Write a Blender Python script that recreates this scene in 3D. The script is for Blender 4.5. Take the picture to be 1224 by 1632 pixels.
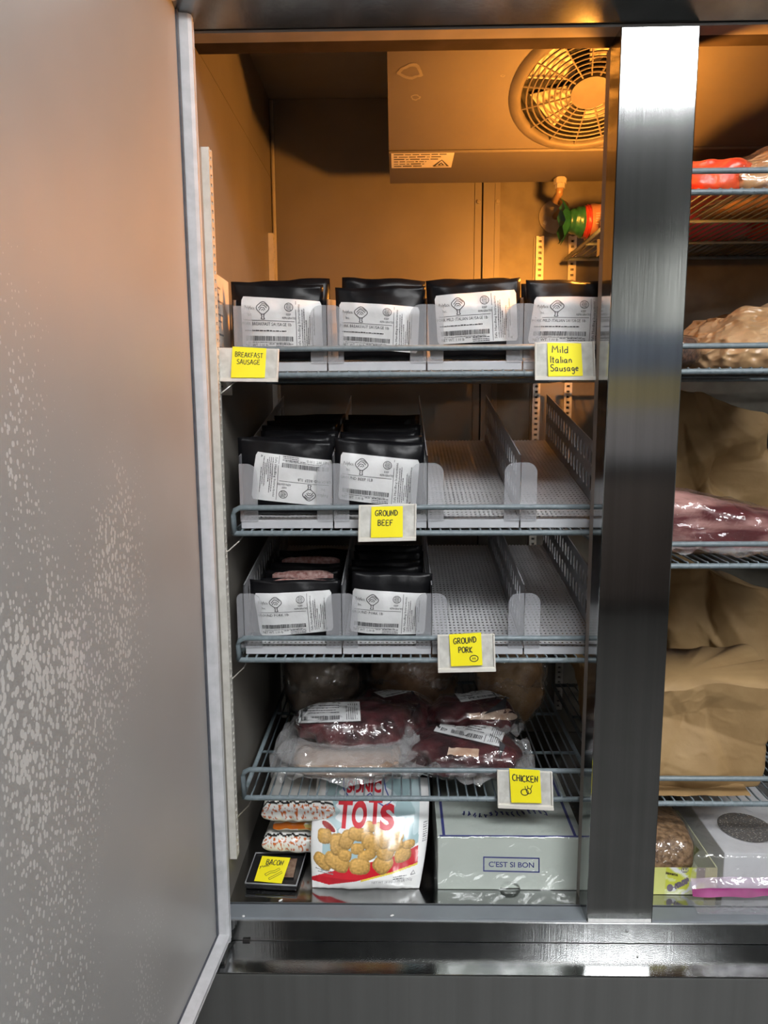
import bpy, bmesh, math, random
from mathutils import Vector, Matrix, noise
random.seed(7)
for o in list(bpy.data.objects): bpy.data.objects.remove(o)
scene = bpy.context.scene
COL = scene.collection
# ------------------------------------------------------------------ camera
F, PW, PH = 1170.0, 1224.0, 1632.0
PITCH, YAW, ROLL = math.radians(8.66), math.radians(1.15), math.radians(0.36)
CAM = Vector((0, -1.1, 1.25))
FW = Vector((-math.sin(YAW)*math.cos(PITCH), math.cos(YAW)*math.cos(PITCH), -math.sin(PITCH)))
_r = FW.cross(Vector((0, 0, 1))).normalized(); _u = _r.cross(FW)
RT = _r*math.cos(ROLL) - _u*math.sin(ROLL); UP = RT.cross(FW)
cd = bpy.data.cameras.new('camera'); cam = bpy.data.objects.new('camera', cd); COL.objects.link(cam)
cd.sensor_fit = 'HORIZONTAL'; cd.sensor_width = 36; cd.lens = 36*F/PW; cd.clip_start = .02
m = Matrix.Identity(4)
for i in range(3):
    m[i][0] = RT[i]; m[i][1] = UP[i]; m[i][2] = -FW[i]; m[i][3] = CAM[i]
cam.matrix_world = m
scene.camera = cam
# ------------------------------------------------------------------ world and exposure
w = bpy.data.worlds.new('world'); scene.world = w; w.use_nodes = True
w.node_tree.nodes['Background'].inputs[0].default_value = (.75, .8, .85, 1)
w.node_tree.nodes['Background'].inputs[1].default_value = .02
vs = scene.view_settings
vs.view_transform = 'Standard'; vs.look = 'None'; vs.gamma = 1; vs.use_curve_mapping = False
vs.exposure = 0.0
PANEL_STRENGTH = 34.0      # kitchen ceiling panels
BULB_STRENGTH = 1450.0      # cabinet bulb behind the mullion

def proj(p):
    d = Vector(p)-CAM; z = d.dot(FW); return PW/2+F*d.dot(RT)/z, PH/2-F*d.dot(UP)/z
def at(x, y, X=None, Y=None, Z=None):
    """photo pixel -> point where its ray meets the plane X=, Y= or Z=."""
    d = FW + RT*((x-PW/2)/F) - UP*((y-PH/2)/F)
    if X is not None: t = (X-CAM.x)/d.x
    elif Y is not None: t = (Y-CAM.y)/d.y
    else: t = (Z-CAM.z)/d.z
    return CAM + d*t
# ------------------------------------------------------------------ mesh builder
class MB:
    def __init__(s): s.v = []; s.f = []; s.c = None
    def add(s, vs_, fs):
        n = len(s.v); s.v += [tuple(p) for p in vs_]; s.f += [tuple(n+i for i in f) for f in fs]; return s
    def box(s, x0, x1, y0, y1, z0, z1):
        return s.add([(x0,y0,z0),(x1,y0,z0),(x1,y1,z0),(x0,y1,z0),(x0,y0,z1),(x1,y0,z1),(x1,y1,z1),(x0,y1,z1)],
            [(0,3,2,1),(4,5,6,7),(0,1,5,4),(1,2,6,5),(2,3,7,6),(3,0,4,7)])
    def tube(s, pts, r, n=6, closed=False, cap=True):
        pts = [Vector(p) for p in pts]; k = len(pts); rings = []
        for i, p in enumerate(pts):
            if closed: t = pts[(i+1) % k]-pts[i-1]
            else: t = pts[min(i+1, k-1)]-pts[max(i-1, 0)]
            t.normalize()
            a = Vector((0,0,1)) if abs(t.z) < .9 else Vector((0,1,0))
            b = t.cross(a).normalized(); c = b.cross(t)
            rr = r[i] if isinstance(r, (list, tuple)) else r
            rings.append([p+(b*math.cos(2*math.pi*j/n)+c*math.sin(2*math.pi*j/n))*rr for j in range(n)])
        vs_ = [q for g in rings for q in g]; fs = []
        for i in range(k if closed else k-1):
            i2 = (i+1) % k
            for j in range(n): fs.append((i*n+j, i*n+(j+1) % n, i2*n+(j+1) % n, i2*n+j))
        if cap and not closed: fs += [tuple(range(n-1, -1, -1)), tuple((k-1)*n+j for j in range(n))]
        return s.add(vs_, fs)
    def cyl(s, p, q, r, n=16): return s.tube([p, q], r, n)
    def prism(s, poly, d, y0, y1):
        """polygon in XZ extruded along Y"""
        n = len(poly)
        vs_ = [(x, y0, z) for x, z in poly]+[(x, y1, z) for x, z in poly]
        fs = [tuple(range(n)), tuple(range(2*n-1, n-1, -1))]+[((i+1) % n, i, n+i, n+(i+1) % n) for i in range(n)]
        return s.add(vs_, fs)
    def grid(s, fn, nu, nv, closed_u=False):
        vs_ = [fn(i/nu if closed_u else i/(nu), j/nv) for j in range(nv+1) for i in range(nu if closed_u else nu+1)]
        wd = nu if closed_u else nu+1; fs = []
        for j in range(nv):
            for i in range(nu):
                i2 = (i+1) % wd
                fs.append((j*wd+i, j*wd+i2, (j+1)*wd+i2, (j+1)*wd+i))
        return s.add(vs_, fs)
    def build(s, name, mat, parent=None, smooth=False, bevel=0, solid=0, loc=None):
        me = bpy.data.meshes.new(name); me.from_pydata(s.v, [], s.f); me.update()
        bm = bmesh.new(); bm.from_mesh(me); bmesh.ops.recalc_face_normals(bm, faces=bm.faces)
        if bevel:
            bmesh.ops.bevel(bm, geom=list(bm.edges), offset=bevel, segments=2, affect='EDGES', profile=.6)
        bm.to_mesh(me); bm.free()
        if smooth:
            for p in me.polygons: p.use_smooth = True
        me.materials.append(mat)
        o = bpy.data.objects.new(name, me); COL.objects.link(o)
        if parent is not None:
            o.parent = parent; o.matrix_parent_inverse = parent.matrix_basis.inverted()
        if solid:
            md = o.modifiers.new('solid', 'SOLIDIFY'); md.thickness = solid; md.offset = 0
        return o
def empty(name, loc, label, cat, group=None):
    o = bpy.data.objects.new(name, None); COL.objects.link(o); o.location = loc; o.empty_display_size = .03
    return tag(o, label, cat, group)
def tag(o, label, cat, group=None):
    o['label'] = label; o['category'] = cat
    if group: o['group'] = group
    return o
def struct(o): o['kind'] = 'structure'; return o
def shared(src, name, parent, off):
    """another object with the same mesh, moved by off"""
    o = src.copy(); o.name = name; COL.objects.link(o); o.parent = parent
    o.matrix_parent_inverse = parent.matrix_basis.inverted(); o.location = src.location + Vector(off); return o
def copy_thing(root, off, rotz=0):
    r = root.copy(); COL.objects.link(r); r.location = root.location + Vector(off)
    r.rotation_euler = (root.rotation_euler[0], root.rotation_euler[1], root.rotation_euler[2]+rotz)
    for ch in list(root.children):
        c = ch.copy(); COL.objects.link(c); c.parent = r; c.matrix_parent_inverse = ch.matrix_parent_inverse.copy()
        for g in list(ch.children):
            d = g.copy(); COL.objects.link(d); d.parent = c; d.matrix_parent_inverse = g.matrix_parent_inverse.copy()
    return r
# ------------------------------------------------------------------ materials
MATS = {}
def mat(name, col, rough=.5, metal=0, col2=None, scale=40, bump=0, bscale=None, stretch=(1,1,1), alpha=1, emit=0, spec=.5, coat=0, lo=.35, hi=.65, detail=3, attr=None):
    if name in MATS: return MATS[name]
    M = bpy.data.materials.new(name); M.use_nodes = True; nt = M.node_tree; N = nt.nodes; L = nt.links
    b = N['Principled BSDF']
    tc = N.new('ShaderNodeTexCoord'); mp = N.new('ShaderNodeMapping'); mp.inputs['Scale'].default_value = stretch
    L.new(tc.outputs['Object'], mp.inputs[0])
    nz = N.new('ShaderNodeTexNoise'); nz.inputs['Scale'].default_value = scale; nz.inputs['Detail'].default_value = detail
    L.new(mp.outputs[0], nz.inputs['Vector'])
    rp = N.new('ShaderNodeValToRGB'); rp.color_ramp.elements[0].position = lo; rp.color_ramp.elements[1].position = hi
    c2 = col2 or tuple(min(1, c*1.08) for c in col)
    rp.color_ramp.elements[0].color = (*col, 1); rp.color_ramp.elements[1].color = (*c2, 1)
    L.new(nz.outputs[0], rp.inputs[0])
    if attr:
        va = N.new('ShaderNodeVertexColor'); va.layer_name = attr
        mx = N.new('ShaderNodeMix'); mx.data_type = 'RGBA'; mx.blend_type = 'MULTIPLY'; mx.inputs['Factor'].default_value = 1
        L.new(va.outputs[0], mx.inputs['A']); L.new(rp.outputs[0], mx.inputs['B']); L.new(mx.outputs['Result'], b.inputs['Base Color'])
    else: L.new(rp.outputs[0], b.inputs['Base Color'])
    b.inputs['Roughness'].default_value = rough; b.inputs['Metallic'].default_value = metal
    b.inputs['Alpha'].default_value = alpha; b.inputs['Specular IOR Level'].default_value = spec
    if coat: b.inputs['Coat Weight'].default_value = coat; b.inputs['Coat Roughness'].default_value = .08
    if emit: L.new(rp.outputs[0], b.inputs['Emission Color']); b.inputs['Emission Strength'].default_value = emit
    if bump:
        n2 = N.new('ShaderNodeTexNoise'); n2.inputs['Scale'].default_value = bscale or scale; n2.inputs['Detail'].default_value = 4
        L.new(mp.outputs[0], n2.inputs['Vector'])
        bp = N.new('ShaderNodeBump'); bp.inputs['Strength'].default_value = bump; bp.inputs['Distance'].default_value = .004
        L.new(n2.outputs[0], bp.inputs['Height']); L.new(bp.outputs[0], b.inputs['Normal'])
    MATS[name] = M; return M
def film_mat(name, tint=(.9,.9,.92), body=.10, gloss=.16, bump=.6, bscale=60, rough=.08):
    """thin clear plastic: mostly see-through, a little milky, glossy"""
    if name in MATS: return MATS[name]
    M = bpy.data.materials.new(name); M.use_nodes = True; nt = M.node_tree; N = nt.nodes; L = nt.links
    N.remove(N['Principled BSDF']); out = N['Material Output']
    tc = N.new('ShaderNodeTexCoord')
    nz = N.new('ShaderNodeTexNoise'); nz.inputs['Scale'].default_value = bscale; nz.inputs['Detail'].default_value = 2
    nz.inputs['Distortion'].default_value = 1.2
    L.new(tc.outputs['Object'], nz.inputs['Vector'])
    bp = N.new('ShaderNodeBump'); bp.inputs['Strength'].default_value = bump; bp.inputs['Distance'].default_value = .006
    L.new(nz.outputs[0], bp.inputs['Height'])
    tr = N.new('ShaderNodeBsdfTransparent'); tr.inputs[0].default_value = (.96,.96,.96,1)
    gl = N.new('ShaderNodeBsdfGlossy'); gl.inputs['Roughness'].default_value = rough; gl.inputs[0].default_value = (1,1,1,1)
    df = N.new('ShaderNodeBsdfDiffuse'); df.inputs[0].default_value = (*tint,1)
    L.new(bp.outputs[0], gl.inputs['Normal']); L.new(bp.outputs[0], df.inputs['Normal'])
    m1 = N.new('ShaderNodeMixShader'); m1.inputs[0].default_value = body
    L.new(tr.outputs[0], m1.inputs[1]); L.new(df.outputs[0], m1.inputs[2])
    lw = N.new('ShaderNodeLayerWeight'); lw.inputs[0].default_value = .5; L.new(bp.outputs[0], lw.inputs['Normal'])
    pw = N.new('ShaderNodeMath'); pw.operation = 'POWER'; pw.inputs[1].default_value = 4; L.new(lw.outputs['Facing'], pw.inputs[0])
    ad = N.new('ShaderNodeMath'); ad.operation = 'MULTIPLY_ADD'; ad.inputs[1].default_value = .7; ad.inputs[2].default_value = gloss; ad.use_clamp = True
    L.new(pw.outputs[0], ad.inputs[0])
    m2 = N.new('ShaderNodeMixShader'); L.new(ad.outputs[0], m2.inputs[0])
    L.new(m1.outputs[0], m2.inputs[1]); L.new(gl.outputs[0], m2.inputs[2]); L.new(m2.outputs[0], out.inputs[0])
    MATS[name] = M; return M
def perforated_mat():
    """white plastic with rows of small slots cut through"""
    M = mat('tray_plastic', (.5,.5,.515), .4, col2=(.57,.57,.585), scale=30); nt = M.node_tree; N = nt.nodes; L = nt.links
    b = N['Principled BSDF']; tc = N.new('ShaderNodeTexCoord'); sp = N.new('ShaderNodeSeparateXYZ'); L.new(tc.outputs['Object'], sp.inputs[0])
    def wave(src, per, duty):
        a = N.new('ShaderNodeMath'); a.operation = 'DIVIDE'; a.inputs[1].default_value = per; L.new(src, a.inputs[0])
        f = N.new('ShaderNodeMath'); f.operation = 'FRACT'; L.new(a.outputs[0], f.inputs[0])
        g = N.new('ShaderNodeMath'); g.operation = 'LESS_THAN'; g.inputs[1].default_value = duty; L.new(f.outputs[0], g.inputs[0]); return g.outputs[0]
    k = N.new('ShaderNodeMath'); k.operation = 'MULTIPLY'
    L.new(wave(sp.outputs[0], .0075, .5), k.inputs[0]); L.new(wave(sp.outputs[1], .011, .55), k.inputs[1])
    s = N.new('ShaderNodeMath'); s.operation = 'SUBTRACT'; s.inputs[0].default_value = 1; L.new(k.outputs[0], s.inputs[1])
    L.new(s.outputs[0], b.inputs['Alpha']); return M
STEEL = mat('brushed_steel', (.34,.345,.34), .1, 1, (.4,.405,.4), 60, .03, 420, (1,1,.02))
STEEL_HEAD = mat('header_steel', (.2,.205,.205), .2, 1, (.25,.255,.255), 30, .02, 200, (1,1,.1))
STEEL_BASE = mat('base_steel', (.5,.51,.5), .42, 1, (.56,.57,.56), 40, .03, 300, (1,1,.02))
STEEL_H = mat('brushed_steel_sill', (.36,.365,.365), .11, 1, (.42,.425,.425), 60, .035, 420, (1,1,.02))
LINER = mat('liner_aluminium', (.18,.165,.145), .42, .15, (.215,.198,.176), 6, .03, 90)
LINER_DARK = mat('breaker_plastic', (.17,.155,.145), .5, 0, (.21,.19,.18), 20)
BREAKER = mat('breaker_strip_grey', (.15,.165,.185), .38, 0, (.18,.2,.22), 14)
FLOOR_STEEL = mat('liner_floor_steel', (.36,.365,.365), .13, 1, (.46,.465,.465), 9, .02, 60)
GASKET = mat('gasket_vinyl', (.42,.425,.44), .42, 0, (.5,.5,.52), 50)
GASKET_DARK = mat('gasket_channel', (.05,.055,.07), .3, 0, (.08,.085,.1), 50)
EPOXY = mat('grey_epoxy_wire', (.14,.175,.195), .4, 0, (.18,.22,.24), 120, .05, 300)
PIL = mat('pilaster_steel', (.6,.58,.53), .42, .2, (.7,.68,.63), 60)
BLACKGAP = mat('dark_gap', (.008,.007,.006), .8, 0, (.014,.012,.01), 30)
EVAP = mat('evaporator_plastic', (.085,.076,.074), .5, 0, (.095,.086,.083), 8, spec=.25)
GUARD = mat('fan_guard_plastic', (.062,.054,.048), .5, 0, (.075,.066,.058), 30, spec=.2)
DRAIN = mat('drain_plastic', (.26,.235,.2), .5, 0, (.32,.29,.25), 30)
SCREW = mat('screw_metal', (.35,.33,.3), .35, 1, (.5,.48,.45), 200)
ACRYL = film_mat('clear_acrylic', (.6,.61,.65), .24, .08, .02, 8, .1)
DIV = mat('divider_plastic', (.28,.28,.295), .35, 0, (.33,.33,.345), 30, alpha=.93)
TRAY = perforated_mat()
LIP = mat('tray_lip', (.44,.45,.475), .4, 0, (.49,.5,.525), 30)
BLACKPL = mat('black_pouch_film', (.004,.004,.005), .3, 0, (.007,.007,.008), 30, .16, 45, spec=.13)
LABELP = mat('label_paper', (.56,.565,.57), .42, 0, (.65,.655,.66), 14, .25, 45)
INK = mat('black_ink', (.035,.035,.04), .6, 0, (.06,.06,.065), 90)
INKG = mat('small_print_ink', (.19,.19,.2), .6, 0, (.3,.3,.31), 200)
NOTE = mat('yellow_note', (.93,.8,.01), .6, 0, (.97,.86,.02), 12, .04, 30)
MARK = mat('marker_ink', (.02,.025,.02), .5, 0, (.04,.045,.04), 90)
HOLDER = mat('holder_plastic', (.66,.63,.57), .4, 0, (.72,.69,.63), 40)
HOLDER_IN = mat('holder_window', (.52,.51,.47), .3, 0, (.68,.67,.63), 60, .2, 120)
FILM = film_mat('vacuum_film', (.85,.83,.84), .02, .075, 1.0, 38, .05)
FILM_FLAP = film_mat('vacuum_film_flap', (.8,.79,.8), .22, .14, .9, 30, .08)
WRAP = film_mat('stretch_wrap', (.9,.95,.92), .02, .045, .5, 26, .08)
BEEF = mat('dark_beef', (.018,.0025,.004), .3, 0, (.1,.016,.02), 30, .6, 30, detail=6)
BEEFR = mat('marbled_beef', (.11,.013,.016), .3, 0, (.52,.28,.25), 20, .5, 30, detail=6, stretch=(.35,1,1.6), lo=.46, hi=.66)
FAT = mat('meat_fat', (.5,.3,.2), .35, 0, (.75,.58,.45), 50, .3, 40)
PALE = mat('pale_meat', (.42,.28,.2), .4, 0, (.6,.47,.38), 26, .4, 30, detail=5)
CHICK = mat('chicken_skin', (.3,.16,.07), .4, 0, (.5,.31,.15), 18, .4, 25, detail=5)
GROUNDM = mat('ground_meat', (.28,.11,.1), .5, 0, (.5,.33,.3), 160, .6, 160)
# ================================================================== the kitchen around the refrigerator
WALLP = mat('painted_wall', (.2,.205,.195), .7, 0, (.24,.245,.235), 3)
CEILP = mat('ceiling_tile', (.16,.16,.155), .8, 0, (.2,.2,.195), 60)
TILE = mat('quarry_floor', (.025,.024,.022), .6, 0, (.045,.042,.04), 9)
RX0, RX1, RY0, RY1, RZ = -2.4, 3.4, -5.6, .95, 2.7
struct(MB().box(RX0-.1, RX1+.1, RY0-.1, RY1+.1, -.1, 0).build('floor', TILE))
struct(MB().box(RX0-.1, RX1+.1, RY0-.1, RY1+.1, RZ, RZ+.1).build('ceiling', CEILP))
struct(MB().box(RX0-.1, RX0, RY0, RY1, 0, RZ).build('wall_left', WALLP))
struct(MB().box(RX1, RX1+.1, RY0, RY1, 0, RZ).build('wall_right', WALLP))
struct(MB().box(RX0-.1, RX1+.1, RY0-.1, RY0, 0, RZ).build('wall_rear', mat('light_rear_wall', (.6,.6,.56), .6, 0, (.64,.64,.6), 3)))
struct(MB().box(RX0-.1, RX1+.1, RY1, RY1+.1, 0, RZ).build('wall_front', WALLP))
PANELM = mat('light_diffuser', (.95,.98,1.0), .6, 0, (1,1,1), 20, emit=PANEL_STRENGTH)
FRAMEM = mat('light_frame', (.7,.7,.7), .5)
def ceiling_light(x0, x1, y0, y1, label):
    e = empty('ceiling_light', ((x0+x1)/2, (y0+y1)/2, RZ-.03), label, 'light', 'kitchen ceiling lights')
    MB().box(x0, x1, y0, y1, RZ-.02, RZ-.001).build('diffuser', PANELM, e)
    f = MB()
    for a in ((x0-.03, x0, y0-.03, y1+.03), (x1, x1+.03, y0-.03, y1+.03), (x0, x1, y0-.03, y0), (x0, x1, y1, y1+.03)):
        f.box(*a, RZ-.03, RZ-.001)
    f.build('frame', FRAMEM, e)
ceiling_light(.9, 1.5, -2.6, -1.98, 'white ceiling light panel reflected in the top of the steel mullion')
ceiling_light(-.1, 1.3, -1.9, -1.35, 'long white ceiling light panel right in front of the refrigerator')
ceiling_light(2.75, 3.3, -5.1, -4.3, 'unseen ceiling light panel added far back to brighten the rear kitchen wall')  # unseen panel, added to brighten the rear wall mirrored in the mullion
# things behind the camera that only show as soft bands in the mullion
SHB = mat('steel_counter', (.3,.3,.31), .4, .8)
t = empty('work_counter', (1.4, -3.3, 0), 'dark work counter across the aisle, mirrored low in the steel mullion', 'counter')
MB().box(.3, 2.6, -3.68, -3.05, .88, .92).build('worktop', SHB, t, bevel=.004)
MB().box(.34, 2.56, -3.66, -3.1, .08, .88).build('cabinet_body', mat('counter_front', (.07,.055,.05), .5, 0, (.1,.08,.07), 5), t)
for x in (.4, 2.5):
    MB().box(x-.03, x+.03, -3.5, -3.2, 0, .08).build('leg', SHB, t)
tag(MB().box(.75, 2.2, -3.6, -3.2, .921, 1.2).build('equipment_case', mat('grey_case', (.2,.18,.18), .5, 0, (.24,.22,.22), 8), bevel=.01), 'grey equipment case on the counter, mirrored in the mullion', 'case')
tag(MB().box(.8, 2.15, -3.58, -3.22, 1.201, 1.38).build('cardboard_box', mat('cardboard', (.2,.16,.06), .7, 0, (.25,.2,.09), 12), bevel=.006), 'brown cardboard box on the grey case, mirrored in the mullion', 'box')
tag(MB().box(.82, 2.1, -3.57, -3.23, 1.381, 1.64).build('storage_bin', mat('blue_bin', (.07,.09,.13), .5, 0, (.09,.11,.15), 8), bevel=.01), 'blue grey storage bin on the cardboard box, mirrored in the mullion', 'bin')

# ================================================================== refrigerator cabinet
XL, XM0, XM1, XR = -.292, .307, .4145, 1.014
ZF, ZH, ZC, YB = .3975, 1.7585, 1.93, .69
fr = empty('refrigerator', (.36, .35, 0), 'stainless steel two section reach-in refrigerator standing open', 'refrigerator')
hp = [(.064, ZH), (-.002, ZH), (-.06, ZH+.022), (-.07, ZH+.032), (-.07, 2.06), (.064, 2.06)]
MB().add([(x, y, z) for x in (XL-.06, XR+.06) for y, z in hp], [tuple(range(6)), tuple(range(11, 5, -1))]+[(i, (i+1) % 6, 6+(i+1) % 6, 6+i) for i in range(6)]).build('header', STEEL_HEAD, fr)
MB().box(XL, XR, .002, .03, ZH-.004, ZH-.0005).build('header_gasket_strip', LINER_DARK, fr)
MB().box(XL, XR, .031, .066, ZH-.003, ZH+.02).build('header_breaker', mat('header_breaker', (.03,.024,.02), .9, 0, (.04,.032,.028), 20, spec=0), fr)
mul = MB().box(XM0, XM1, -.0005, .05, ZF+.0005, ZH-.0045).build('mullion', STEEL, fr, bevel=.0015)
MB().box(XM0+.001, XM1-.001, .051, .074, ZF+.001, ZH-.006).build('mullion_liner', mat('mullion_liner', (.2,.175,.155), .5, 0, (.24,.21,.19), 20), fr)
MB().box(XM0+.003, XM1-.002, -.0012, -.0006, ZF+.001, ZF+.007).build('mullion_foot_film', mat('white_film', (.75,.75,.74), .5, 0, (.85,.85,.84), 300), mul)
MB().box(XL-.06, XL, -.0005, YB+.06, .36, ZH-.001).build('left_side', LINER, fr)
MB().box(XR, XR+.06, -.0005, YB+.06, .36, ZH-.001).build('right_side', LINER, fr)
MB().box(XL-.06, XR+.06, YB+.012, YB+.06, .36, 2.05).build('back_panel', LINER, fr)
MB().box(XL-.06, XR+.06, .066, YB+.011, ZC, ZC+.06).build('liner_ceiling', LINER, fr)
MB().box(XL-.06, XL, .067, YB+.011, ZH, ZC-.001).build('left_upper_side', LINER, fr)
MB().box(XR, XR+.06, .067, YB+.011, ZH, ZC-.001).build('right_upper_side', LINER, fr)
MB().box(XL+.0005, XR-.0005, .036, YB+.011, .38, .403).build('liner_floor', FLOOR_STEEL, fr)
MB().box(XL+.0005, XR-.0005, .0015, .0355, .375, ZF+.003).build('floor_breaker_strip', BREAKER, fr, bevel=.002)
MB().box(XL-.06, XR+.06, -.0005, .0012, .36, ZF).build('sill_face', STEEL_H, fr)
MB().box(XL-.06, XR+.06, -.0012, .002, ZF-.0018, ZF+.0002).build('sill_edge', mat('bright_edge', (.75,.75,.74), .2, 1), fr)
MB().box(XL-.06, XR+.06, -.0695, YB, .12, .3565).build('base', STEEL_BASE, fr, bevel=.002)
MB().box(XL-.06, XR+.06, -.071, -.0008, .357, .3597).build('base_ledge', STEEL_H, fr, bevel=.001)
for x in (XL+.02, XR-.06):
    for y in (.02, .6): MB().cyl((x+.02, y, 0), (x+.02, y, .121), .025).build('leg', STEEL, fr)
# back wall liner panels with flanges and screws
def vstrip(nm, x0, x1, p, mt, z0=.404, z1=ZC-.001): return MB().box(x0, x1, YB-p, YB+.011, z0, z1).build(nm, mt, fr)
vstrip('back_liner_panel', XL+.0005, .178, 0, LINER)
vstrip('panel_flange', .1785, .194, .003, LINER)
vstrip('panel_gap', .1945, .1975, -.004, BLACKGAP)
vstrip('center_channel', .198, .224, .004, LINER)
vstrip('panel_flange', .2245, .2365, .006, LINER)
vstrip('back_liner_panel', .237, XR-.0005, 0, mat('stained_liner', (.13,.115,.09), .45, .15, (.18,.165,.135), 18, .05, 40))
for x in (.1865, .2305):
    for z in (1.70, 1.1, .62): MB().cyl((x, YB-.0105, z), (x, YB-.006, z), .0042, 12).build('screw', SCREW, fr)
MB().tube([(XL+.005, YB-.005, .405), (XL+.005, YB-.005, ZC-.005)], .0045, 8).build('corner_trim', mat('corner_trim', (.7,.66,.58), .3, .3), fr, smooth=True)
# ladder-slotted pilasters
def pilaster(axis, c0, c1, face, depth, z0, z1, nm='pilaster'):
    """two rails joined by rungs; slots show between the rungs"""
    p = MB(); wd = c1-c0; rail = wd*.3
    def bx(a0, a1, d0, d1, za, zb):
        if axis == 'y': p.box(face-d1, face-d0, a0, a1, za, zb) if depth < 0 else p.box(face+d0, face+d1, a0, a1, za, zb)
        else: p.box(a0, a1, face-d1, face-d0, za, zb)
    d = abs(depth)
    bx(c0, c0+rail, 0, d, z0, z1); bx(c1-rail, c1, 0, d, z0, z1)
    z = z0
    while z < z1-.008:
        bx(c0+rail, c1-rail, d*.6, d, z, z+.0075); z += .0127
    return p.build(nm, PIL, fr)
pilaster('y', .055, .075, XL, .0115, .47, at(335, 238, X=-.281).z)
pilaster('y', .625, .645, XL, .0115, .47, at(335, 238, X=-.281).z)
pz = 1.622
MB().box(.316, .417, YB-.004, YB-.0005, .47, pz).build('pilaster_plate', LINER, fr)
pilaster('x', .32, .338, YB-.0045, .009, .47, pz)
pilaster('x', .395, .413, YB-.0045, .009, .47, pz)
# drain
ZB = 1.70
EV0, EV1, EVY0, EVY1 = -.0155, .737, .323, .53
TA = math.tan(math.radians(24)); EVF = .085; ZFR = ZB+(EVY0-EVF)*TA
c = at(884, 346, Y=YB-.001)
MB().cyl((c.x, YB-.006, c.z), (c.x, YB-.0005, c.z), .037, 32).build('drain_plate', DRAIN, fr)
for dx in (-.0235, .0165): MB().cyl((c.x+dx, YB-.009, c.z-.014), (c.x+dx, YB-.0065, c.z-.014), .0048, 12).build('screw', SCREW, fr)
d0 = at(893, 288, Y=.5)
MB().tube([(d0.x, .5, ZB-.0005), (d0.x, .5, ZB-.022)], .0105, 8).tube([(d0.x, .5, ZB-.003), (d0.x, .5, ZB-.013)], .0135, 8).build('drain_nut', DRAIN, fr)
MB().tube([(d0.x, .5, ZB-.02), (d0.x, .505, ZB-.03), (d0.x-.003, .53, ZB-.036), (c.x+.004, .6, c.z+.004), (c.x, YB-.008, c.z)], .0075, 10).build('drain_pipe', mat('drain_hose', (.2,.12,.06), .35), fr, smooth=True)
# evaporator housing: slanted face with the fan opening, flat bottom
def evp(x, s):
    """point on the slanted face: s metres up the slope from the lower edge"""
    ca, sa = math.cos(math.radians(24)), math.sin(math.radians(24))
    return Vector((x, EVY0-s*ca, ZB+s*sa))
NRM = Vector((0, -math.sin(math.radians(24)), -math.cos(math.radians(24))))
SL = (EVY0-EVF)/math.cos(math.radians(24))
FC = (.3185, .1295); FR_ = .118
e = MB(); K = 64; corners = [math.atan2(b-FC[1], a-FC[0]) % (2*math.pi) for a in (EV0, EV1) for b in (0, SL)]
angs = sorted([2*math.pi*i/K for i in range(K)]+corners)
ring, outer = [], []
for a in angs:
    dx, ds = math.cos(a), math.sin(a); tt = []
    if dx > 1e-9: tt.append((EV1-FC[0])/dx)
    if dx < -1e-9: tt.append((EV0-FC[0])/dx)
    if ds > 1e-9: tt.append((SL-FC[1])/ds)
    if ds < -1e-9: tt.append((0-FC[1])/ds)
    t_ = min(tt); outer.append(evp(FC[0]+dx*t_, FC[1]+ds*t_)); ring.append(evp(FC[0]+dx*FR_*.99, FC[1]+ds*FR_*.99))
n = len(angs)
e.add(ring+outer, [(i, (i+1) % n, n+(i+1) % n, n+i) for i in range(n)])
A, B_, C_, D_ = evp(EV0, 0), evp(EV1, 0), evp(EV1, SL), evp(EV0, SL)
bk = [Vector((EV0, EVY1, ZB)), Vector((EV1, EVY1, ZB)), Vector((EV1, EVY1, ZC-.002)), Vector((EV0, EVY1, ZC-.002))]
tp = [Vector((EV0, EVF, ZC-.002)), Vector((EV1, EVF, ZC-.002))]
e.add([A, B_, bk[1], bk[0]], [(0,1,2,3)]); e.add([bk[0], bk[1], bk[2], bk[3]], [(0,1,2,3)])
e.add([D_, C_, tp[1], tp[0]], [(0,1,2,3)]); e.add([A, D_, tp[0], bk[3], bk[0]], [(0,1,2,3,4)]); e.add([B_, C_, tp[1], bk[2], bk[1]], [(0,1,2,3,4)])
ev = e.build('evaporator_housing', EVAP, fr)
MB().grid(lambda u, v: evp(FC[0]+math.cos(2*math.pi*u)*FR_, FC[1]+math.sin(2*math.pi*u)*FR_)-NRM*(.04*v), 40, 1).build('fan_shroud', BLACKGAP, ev)
def disc(mb, c0, r, off, n_=32):
    mb.add([evp(c0[0]+math.cos(2*math.pi*i/n_)*r, c0[1]+math.sin(2*math.pi*i/n_)*r)+NRM*off for i in range(n_)], [tuple(range(n_))])
bd = MB(); disc(bd, FC, FR_, -.04); bd.build('fan_well', BLACKGAP, ev)
fb = MB()
for k in range(5):
    a0 = 2*math.pi*k/5
    P = lambda r, a, o: evp(FC[0]+math.cos(a)*r, FC[1]+math.sin(a)*r)+NRM*o
    fb.add([P(.03, a0, -.03), P(.1, a0-.2, -.034), P(.105, a0+.55, -.018), P(.03, a0+.6, -.02)], [(0,1,2,3)])
fb.build('fan_blades', mat('fan_blade', (.3,.27,.22), .5), ev, solid=.002)
def circ(r, off, n_=64): return [evp(FC[0]+math.cos(2*math.pi*i/n_)*r, FC[1]+math.sin(2*math.pi*i/n_)*r)+NRM*off for i in range(n_)]
rim = MB()
prof = [(FR_-.004, -.004), (FR_-.004, .005), (FR_+.003, .007), (FR_+.012, .004), (FR_+.016, .0005)]
rings = [circ(r, o) for r, o in prof]
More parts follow.
